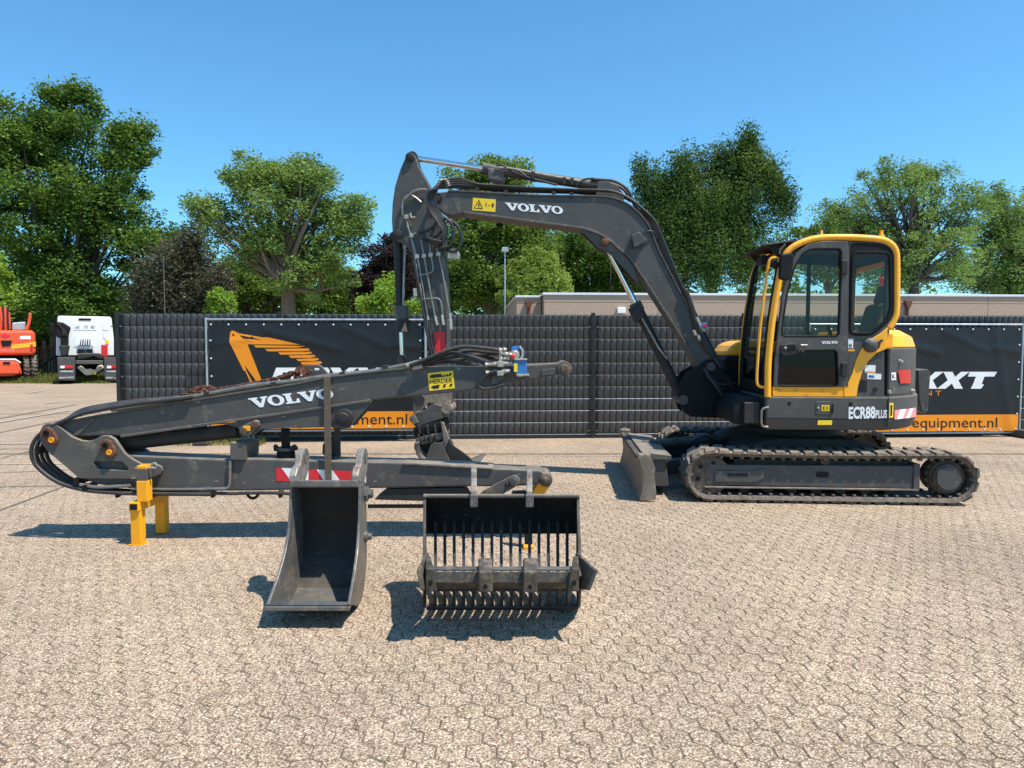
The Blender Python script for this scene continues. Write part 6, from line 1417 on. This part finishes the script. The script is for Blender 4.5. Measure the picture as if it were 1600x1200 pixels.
# ------------------------------------------------------------ slotted (skeleton) bucket
skb = empty('slotted_bucket', (0, 0, 0), 0, 'wide black skeleton bucket with parallel bars and side cutters', 'bucket')
XL, XR = xb(664.5, 4.34), xb(902, 4.34); cxs = (XL+XR)/2
prof = [(3.665, .335), (3.74, .235), (3.85, .135), (3.98, .055), (4.14, .012), (4.30, .04), (4.42, .13), (4.495, .27), (4.50, .42), (4.44, .54), (4.36, .615)]
pc = [(p.x, p.y) for p in catmull([(p[0], p[1], 0) for p in prof], 4)]
def prof_mesh(x0, x1, pts, th, inward=True):
    vs = []; fs = []
    for i, (Y, z) in enumerate(pts):
        Yp, zp = pts[max(i-1, 0)]; Yn, zn_ = pts[min(i+1, len(pts)-1)]; d = Vector((Yn-Yp, zn_-zp)).normalized(); nI = Vector((-d.y, d.x))*th
        vs += [(x0, Y, z), (x1, Y, z), (x1, Y+nI.x, z+nI.y), (x0, Y+nI.x, z+nI.y)]
    for i in range(len(pts)-1):
        for k in range(4): j = (k+1) % 4; fs.append((i*4+k, i*4+j, i*4+4+j, i*4+4+k))
    fs += [(0, 1, 2, 3), tuple(len(vs)-4+k for k in range(4))]
    return MB().add(vs, fs)
# solid upper back plate
ib = next(i for i, p in enumerate(pc) if p[1] > .372 and p[0] > 4.4)
prof_mesh(XL, XR, pc[ib-1:], .012).build('back_plate', M['bucketblack'], skb)
nbars = 15
M['barsteel'] = mat('lit_bar_steel', (.035, .036, .038), .45, metal=.2, var=.3, scale=9, wear=(.10, .095, .085), wearamt=.25, chips=(.2, .19, .17))  # grey raised above the bucket black for light on the bars, plus wear
barpts = pc[3:ib+3]
bmesh0 = None
for k in range(nbars):
    x = XL+(XR-XL)*(k+.95)/(nbars+.9)
    if bmesh0 is None:
        o = prof_mesh(-.0095, .0095, barpts, .055).build('bar', M['barsteel'], skb); bmesh0 = o.data
    else: o = link('bar', bmesh0, None, skb)
    o.location = (x, 0, 0)
edge = [(3.665, .345), (3.80, .42), (3.95, .455), (4.12, .475), (4.25, .52), (4.32, .585), (4.345, .625)]
ec_ = [(p.x, p.y) for p in catmull([(p[0], p[1], 0) for p in edge], 4)]
for sd, X in ((0, XL), (1, XR)):
    loop = pc+list(reversed(ec_)); n = len(loop); vs = []
    for k in (0, 1): vs += [(X+k*.018*(1 if sd else -1), Y, z) for Y, z in loop]
    # only a band: outer profile and an inner offset, so the flank is a rim plate
    MB().add(vs, [tuple(range(n)), tuple(range(2*n-1, n-1, -1))]+[(i, (i+1) % n, n+(i+1) % n, n+i) for i in range(n)]).build('side_plate', M['bucketblack'], skb, bevel=.003)
MB().box(XL-.018, XR+.018, 4.33, 4.365, .612, .632).build('top_rim', M['grey2'], skb, bevel=.005)
M['edgesteel'] = mat('muddy_edge_steel', (.045, .04, .034), .6, metal=.2, var=.4, scale=9, wear=(.10, .08, .055), wearamt=.5)
MB().hexa([(XL, 3.63, .318), (XR, 3.63, .318), (XR, 3.70, .262), (XL, 3.70, .262)], [(XL, 3.645, .375), (XR, 3.645, .375), (XR, 3.745, .305), (XL, 3.745, .305)]).build('cutting_edge', M['edgesteel'], skb, bevel=.005)
MB().box(XL, XR, 3.655, 3.70, .372, .385).build('edge_lip', M['wornsteel'], skb, bevel=.003)
MB().box(XL+.0, XR-.0, 3.735, 3.76, .235, .26).build('cross_strip', M['bucketblack'], skb, bevel=.004)
MB().cyl((XL, 3.93, .078), (XR, 3.93, .078), .016, n=10).build('cross_rod', M['bucketblack'], skb)
M['toothsteel'] = mat('worn_tooth_steel', (.095, .078, .062), .55, metal=.3, var=.35, scale=10, wear=(.2, .155, .115), wearamt=.35)
for px in (748.5, 831.5):
    x = xb(px, 3.62); MB().hexa([(x-.045, 3.585, .285), (x+.045, 3.585, .285), (x+.045, 3.74, .25), (x-.045, 3.74, .25)], [(x-.04, 3.575, .395), (x+.04, 3.575, .395), (x+.042, 3.72, .425), (x-.042, 3.72, .425)]).build('tooth', M['toothsteel'], skb, bevel=.008)
    MB().lathe((x, 3.582, .315), [(.013, 0), (.013, -.003), (.006, -.003)], 10).build('tooth_bolt', M['black'], skb)
for s, X, ex_ in ((-1, XL, .055), (1, XR, .115)):
    t_ = -s*.024
    q = [(X+s*ex_*.6, 3.57, .30), (X+s*.004, 3.75, .24), (X+s*.004, 3.79, .43), (X+s*ex_, 3.565, .405)]
    MB().hexa(q, [(x+t_, y_+.012, z) for x, y_, z in q]).build('side_cutter', M['toothsteel'], skb, bevel=.004)
    MB().hexa([(X-s*.07, 3.60, .285), (X+s*.0, 3.60, .285), (X+s*.0, 3.72, .245), (X-s*.07, 3.72, .245)], [(X-s*.05, 3.60, .40), (X+s*.0, 3.60, .405), (X+s*.0, 3.74, .43), (X-s*.03, 3.74, .43)]).build('corner_block', M['edgesteel'], skb, bevel=.006)
    MB().lathe((X-s*.03, 3.597, .33), [(.014, .02), (.014, -.004), (.006, -.004)], 10).build('cutter_bolt', M['black'], skb)
for px in (741, 827):
    x = xb(px, 4.42)
    ear = [(4.33, .60), (4.44, .56), (4.50, .66), (4.53, .73), (4.50, .77), (4.45, .785), (4.40, .77), (4.385, .73), (4.36, .69), (4.31, .66), (4.30, .60)]
    n = len(ear); vs = [(x-.018, y_, z) for y_, z in ear]+[(x+.018, y_, z) for y_, z in ear]
    MB().add(vs, [tuple(range(n)), tuple(range(2*n-1, n-1, -1))]+[(i, (i+1) % n, n+(i+1) % n, n+i) for i in range(n)]).build('mounting_ear', M['eartone'], skb, bevel=.005)
    MB().box(x-.025, x+.025, 4.295, 4.33, .56, .64).build('ear_foot', M['wornsteel'], skb, bevel=.006)

# the bucket narrows towards its lip
c0, h0 = cxs, (XR-XL)/2
c1, h1 = (xb(663, 3.65)+xb(906, 3.65))/2, (xb(906, 3.65)-xb(663, 3.65))/2
for o in [q for q in bpy.data.objects if q.parent is skb]:
    me = o.data.copy(); o.data = me; lx = o.location.x; o.location = (0, 0, 0)
    for v in me.vertices:
        t = (v.co.y-3.65)/(4.34-3.65); c_ = c1+(c0-c1)*t; h_ = h1+(h0-h1)*t
        v.co.x = c_+(v.co.x+lx-c0)*h_/h0
# ------------------------------------------------------------ white tractor unit, far left
tg = G(137, 599); TYW = math.radians(30.5); TF = Fr(tg.x, tg.y, TYW)
tr = empty('tractor_unit', (tg.x, tg.y, 0), TYW, 'white truck tractor unit seen from behind, left of the tile-look fence', 'truck')
zgt = lambda x, y: (x/7.5, 460+y/7.5)
M['truckwhite'] = mat('white_truck_paint', (.78, .79, .80), .35, var=.03, coat=.3)
def tq(name, pts, v0, v1, m, bevel=.03, par=None): return MB().prism(TF.pl([zgt(*p) for p in pts], v0), v0, v1).build(name, M[m], par or tr, bevel=bevel)
cabw = tq('cab_body', [(672, 270), (690, 250), (1290, 262), (1308, 280), (1335, 520), (1335, 720), (655, 720), (658, 500)], 2.6, 4.6, 'truckwhite', .08)
tq('roof_vent', [(922, 280), (1068, 282), (1066, 304), (922, 302)], 2.57, 2.62, 'black', .01, cabw)
tq('rear_recess', [(865, 330), (1135, 335), (1130, 425), (865, 420)], 2.585, 2.62, 'truckwhite', .02, cabw)
for x, t in ((888, '60'), (985, '70'), (1065, '80')): text_px(TF, 'speed_number', t, zgt(x, 400), zgt(x+42, 400), zgt(x, 366), 2.575, M['grey2'], cabw)
for P in ([(1195, 340), (1275, 325), (1270, 430), (1200, 420)], [(1200, 450), (1280, 450), (1280, 560), (1205, 510)], [(870, 480), (1085, 480), (1100, 620), (860, 620)]): tq('pressed_panel', P, 2.583, 2.62, 'truckwhite', .02, cabw)
tq('intake_stack', [(655, 318), (740, 330), (830, 385), (805, 480), (800, 720), (712, 720), (708, 510), (660, 500)], 2.2, 2.56, 'black', .05)
for k in range(4):
    MB().tube([TF.p3(*zgt(675+k*22, 345+k*10+k*18), 2.17), TF.p3(*zgt(730+k*12, 390+k*16), 2.17), TF.p3(*zgt(735+k*14, 480), 2.17)], .03, 6).build('stack_rib', M['dark'], tr)
tq('stack_base', [(690, 600), (820, 600), (800, 700), (770, 720), (715, 720)], 2.0, 2.3, 'dark', .03)
tq('wing_mirror', [(575, 335), (635, 335), (640, 470), (580, 480)], 4.3, 4.5, 'black', .04)
tq('extinguisher_box', [(1185, 590), (1262, 588), (1265, 735), (1188, 735)], 2.1, 2.4, 'red', .03)
tq('warning_sticker', [(1238, 535), (1278, 540), (1275, 585), (1240, 580)], 2.57, 2.6, 'decalyellow', .004, cabw)
tq('chassis', [(930, 735), (1190, 735), (1190, 790), (930, 790)], .5, 4, 'black', .03)
tq('rear_beam', [(885, 775), (1215, 775), (1215, 818), (885, 818)], .0, .2, 'grey', .02)
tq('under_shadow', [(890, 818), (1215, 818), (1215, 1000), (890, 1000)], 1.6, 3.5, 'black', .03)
tq('fifth_wheel', [(900, 700), (960, 690), (1170, 690), (1215, 720), (1190, 765), (1100, 730), (1000, 750), (910, 765)], .4, 1.6, 'dark', .04)
tq('coupling_frame', [(900, 590), (1080, 590), (1100, 690), (890, 690)], 2.2, 2.4, 'galv', .03)
tq('battery_box', [(910, 640), (990, 640), (990, 705), (910, 705)], 2.0, 2.19, 'black', .02); tq('battery_box', [(1010, 640), (1085, 640), (1085, 705), (1010, 705)], 2.0, 2.19, 'black', .02)
for k in range(5): MB().tube([TF.p3(*zgt(940+k*28, 600), 2.1), TF.p3(*zgt(945+k*27, 560-8*(k % 2)), 2.0), TF.p3(*zgt(950+k*26, 530), 2.1)], .025, 6).build('air_line', M['hose'] if k % 2 else M['steel'], tr)
M['axle'] = mat('cream_axle', (.52, .47, .36), .6, var=.2)
tq('axle', [(900, 860), (950, 835), (1010, 885), (1060, 875), (1110, 895), (1150, 835), (1200, 825), (1222, 860), (1130, 920), (1090, 940), (1010, 950), (980, 930)], .3, .9, 'axle', .04)
tq('yellow_ratchet', [(1090, 910), (1120, 895), (1135, 930), (1110, 945)], .2, .3, 'decalyellow', .01)
for xa, xb_ in ((668, 880), (1215, 1420)):
    mg = tq('mudguard', [(xa, 735), (xb_, 735), (xb_, 1010), (xa+12, 1010)], -.1, .1, 'concrete', .03)
    tq('tail_lamp', [(xa+38, 830), (xa+185, 832), (xa+185, 868), (xa+38, 866)], -.15, -.09, 'redlens', .01, mg)
    tq('lamp_white', [(xa+38, 838), (xa+88, 838), (xa+88, 866), (xa+38, 866)], -.165, -.15, 'white', .004, mg)
    tq('number_plate', [(xa+35, 890), (xa+190, 892), (xa+190, 915), (xa+35, 912)], -.12, -.1, 'galv', .004, mg)
    text_px(TF, 'flap_print', 'RENAULT TRUCKS', zgt(xa+28, 985), zgt(xa+195, 980), zgt(xa+28, 968), -.125, M['white'], mg, bold=.01)
    tyc = TF.p3(*zgt((xa+xb_)/2, 900), .6); R_ = .5
    wh = MB().lathe((tyc[0]-.28, .6, .5), [(.3, 0), (.46, .01), (.5, .05), (.5, .26), (.49, .28), (.5, .30), (.5, .51), (.46, .55), (.3, .56)], 28, 'x').build('wheel', M['black'], tr)
# ------------------------------------------------------------ orange wheeled excavator cut by the left edge
tg = G(25, 597.5); OYW = math.radians(34.5); OF = Fr(tg.x, tg.y, OYW)
og = empty('wheeled_excavator', (tg.x, tg.y, 0), OYW, 'orange wheeled excavator seen from behind, cut off by the left edge', 'excavator')
M['hit'] = mat('orange_machine_paint', (.72, .085, .025), .4, var=.06, coat=.2)
M['hityellow'] = mat('yellow_stripe', (.85, .42, .02), .45, var=.04)
def oq(name, pts, v0, v1, m, bevel=.04, par=None): return MB().prism(OF.pl([zgt(*p) for p in pts], v0), v0, v1).build(name, M[m], par or og, bevel=bevel)
cw = oq('counterweight', [(-420, 420), (370, 420), (408, 440), (415, 480), (420, 690), (380, 712), (-420, 712)], 0, 2.0, 'hit', .1)
oq('grille', [(8, 540), (142, 540), (125, 605), (25, 610)], -.03, .02, 'black', .01, cw)
oq('yellow_band', [(140, 590), (420, 555), (420, 612), (130, 640)], -.012, .0, 'hityellow', .002, cw)
oq('reflector', [(355, 585), (385, 585), (383, 660), (355, 655)], -.03, .0, 'redlens', .006, cw)
oq('white_sticker', [(233, 487), (360, 487), (360, 527), (233, 525)], -.012, .0, 'white', .002, cw)
oq('dark_emblem', [(0, 485), (60, 455), (130, 488), (60, 515)], -.012, .0, 'red', .002, cw)
text_px(OF, 'maker_lettering', 'HITACHI', zgt(-60, 670), zgt(165, 670), zgt(-60, 645), -.008, M['pink'], cw, bold=.01)
oq('engine_deck', [(140, 330), (300, 320), (300, 420), (140, 420)], .5, 1.4, 'galv', .04)
oq('boom_foot', [(-60, 260), (60, 180), (120, 210), (130, 420), (-60, 420)], .8, 1.4, 'hit', .05)
for k in range(4): MB().tube([OF.p3(*zgt(10+k*28, 420), .7), OF.p3(*zgt(20+k*22, 260), .6), OF.p3(*zgt(0+k*30, 150), .7)], .05, 6).build('boom_hose', M['hose'] if k % 2 else M['hit'], og)
MB().tube(catmull([OF.p3(*zgt(310, 415), .3), OF.p3(*zgt(340, 330), .3), OF.p3(*zgt(352, 240), .3), OF.p3(*zgt(340, 232), .3)], 4), .06, 8).build('grab_rail', M['hit'], og)
oq('turntable', [(-300, 712), (420, 712), (430, 770), (-300, 770)], .6, 2.2, 'black', .03)
oq('chassis', [(-300, 770), (215, 770), (260, 930), (140, 960), (-300, 960)], -.2, 2.6, 'hit', .05)
oq('dozer_bracket', [(-100, 790), (210, 800), (245, 880), (220, 930), (-100, 930)], -.5, -.2, 'hit', .03)
oq('bracket_recess', [(35, 790), (118, 790), (118, 818), (35, 818)], -.53, -.5, 'black', .005)
MB().tube([OF.p3(*zgt(-80, 765), -.4), OF.p3(*zgt(180, 765), -.4), OF.p3(*zgt(240, 805), -.4)], .05, 8).build('steel_rail', M['galv'], og)
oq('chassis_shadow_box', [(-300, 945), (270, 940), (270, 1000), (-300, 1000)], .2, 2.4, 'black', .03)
for xa in (275, 365):
    x0_ = OF.p3(*zgt(xa, 900), .1)[0]; wd = OF.p3(*zgt(xa+80, 900), .1)[0]-x0_
    w_ = MB().lathe((x0_, .5, .56), [(.3, 0), (.5, .02), (.56, .06), (.56, wd-.06), (.5, wd-.02), (.3, wd)], 30, 'x')
    for k in range(22):
        a_ = 2*math.pi*k/22
        for s in (0, 1):
            c0 = Vector((x0_+wd*(.06+.46*s), .5+.56*math.cos(a_+.14*s), .56+.56*math.sin(a_+.14*s))); c1 = Vector((x0_+wd*(.46+.46*s), .5+.56*math.cos(a_+.1-.14*s*0+.0), .56+.56*math.sin(a_+.1))); w_.tube([c0, c1], .028, 5)
    w_.build('wheel', M['rubber'], og)
# ------------------------------------------------------------ black bar gate and grass
gy = 31.5; GF = Fr(0, gy, 0)
gt = empty('bar_gate', (0, gy, 0), 0, 'black metal bar gate between the orange excavator and white truck', 'gate')
x0_, x1_ = at(52, 560, gy).x, at(92, 560, gy).x; zt_ = at(70, 540, gy).z
zt_ = at(70, 543, gy).z
k = x0_-6
while k < x1_+.6: MB().box(k-.018, k+.018, -.015, .015, .2, zt_).build('bar', M['post'], gt); k += .135
MB().box(x0_-6, x1_+.7, -.03, .03, .12, .30).build('bottom_rail', M['post'], gt); MB().box(x0_-6, x1_+.7, -.03, .03, zt_-.05, zt_).build('top_rail', M['post'], gt)
for px in (69, 88): x = at(px, 560, gy).x; MB().box(x-.05, x+.05, -.05, .05, 0, zt_+.3).build('post', M['post'], gt)
a_, b_ = GF.p3(60, 574, -.04), GF.p3(88, 555, -.04); MB().tube([a_, b_], .045, 6).build('brace', M['post'], gt)
M['lawn'] = mat('yellow_green_lawn', (.20, .21, .06), .95, var=.25, scale=.8)  # yellow-green base colour with random variation
lw = MB().add([(-60, 31, -.006), (2, 31, -.006), (2, 44, -.006), (-60, 44, -.006)], [(0, 1, 2, 3)]).build('lawn', M['lawn'], fix=False); tag(lw, kind='structure')
M['grass'] = leafmat('grass_blade', (.08, .10, .02), (.14, .16, .035), (.26, .24, .08), .3, 1.2)
n = 9000
gx = RNG.uniform(at(-40, 590, 30.3).x, at(190, 590, 30.3).x, n); gyy = 29.2+RNG.gamma(2.0, .75, n)
hh = RNG.uniform(.06, .34, n)*(np.clip((gyy-29.0)/1.2, .15, 1.25))
an = RNG.uniform(0, 6.28, n); w = .018
V = np.empty((n, 4, 3)); dx, dy = np.cos(an)*w, np.sin(an)*w; lx, ly = RNG.normal(0, .09, n), RNG.normal(0, .09, n)
V[:, 0] = np.stack([gx-dx, gyy-dy, np.full(n, -.012)], 1); V[:, 1] = np.stack([gx+dx, gyy+dy, np.full(n, -.012)], 1)
V[:, 2] = np.stack([gx+dx*.4+lx, gyy+dy*.4+ly, hh], 1); V[:, 3] = np.stack([gx-dx*.4+lx, gyy-dy*.4+ly, hh], 1)
go = leafmesh('grass', V.reshape(-1, 3), n, M['grass'], None); tag(go, 'dry tufts of grass along the far edge of the yard', 'grass', kind='stuff')
n = 420; xs_ = RNG.uniform(at(280, 680, 11.4).x, at(420, 680, 11.4).x, n)
V = np.empty((n, 4, 3)); hh = RNG.uniform(.03, .13, n); yy = RNG.uniform(11.0, 11.45, n); an = RNG.uniform(0, 6.28, n); dx, dy = np.cos(an)*.006, np.sin(an)*.006; lx = RNG.normal(0, .05, n)
V[:, 0] = np.stack([xs_-dx, yy-dy, np.full(n, -.012)], 1); V[:, 1] = np.stack([xs_+dx, yy+dy, np.full(n, -.012)], 1); V[:, 2] = np.stack([xs_+dx*.4+lx, yy+dy, hh], 1); V[:, 3] = np.stack([xs_-dx*.4+lx, yy-dy, hh], 1)
go = leafmesh('weeds', V.reshape(-1, 3), n, M['grass'], None); tag(go, 'dry weeds at the foot of the fence beneath the left banner', 'weeds', kind='stuff')
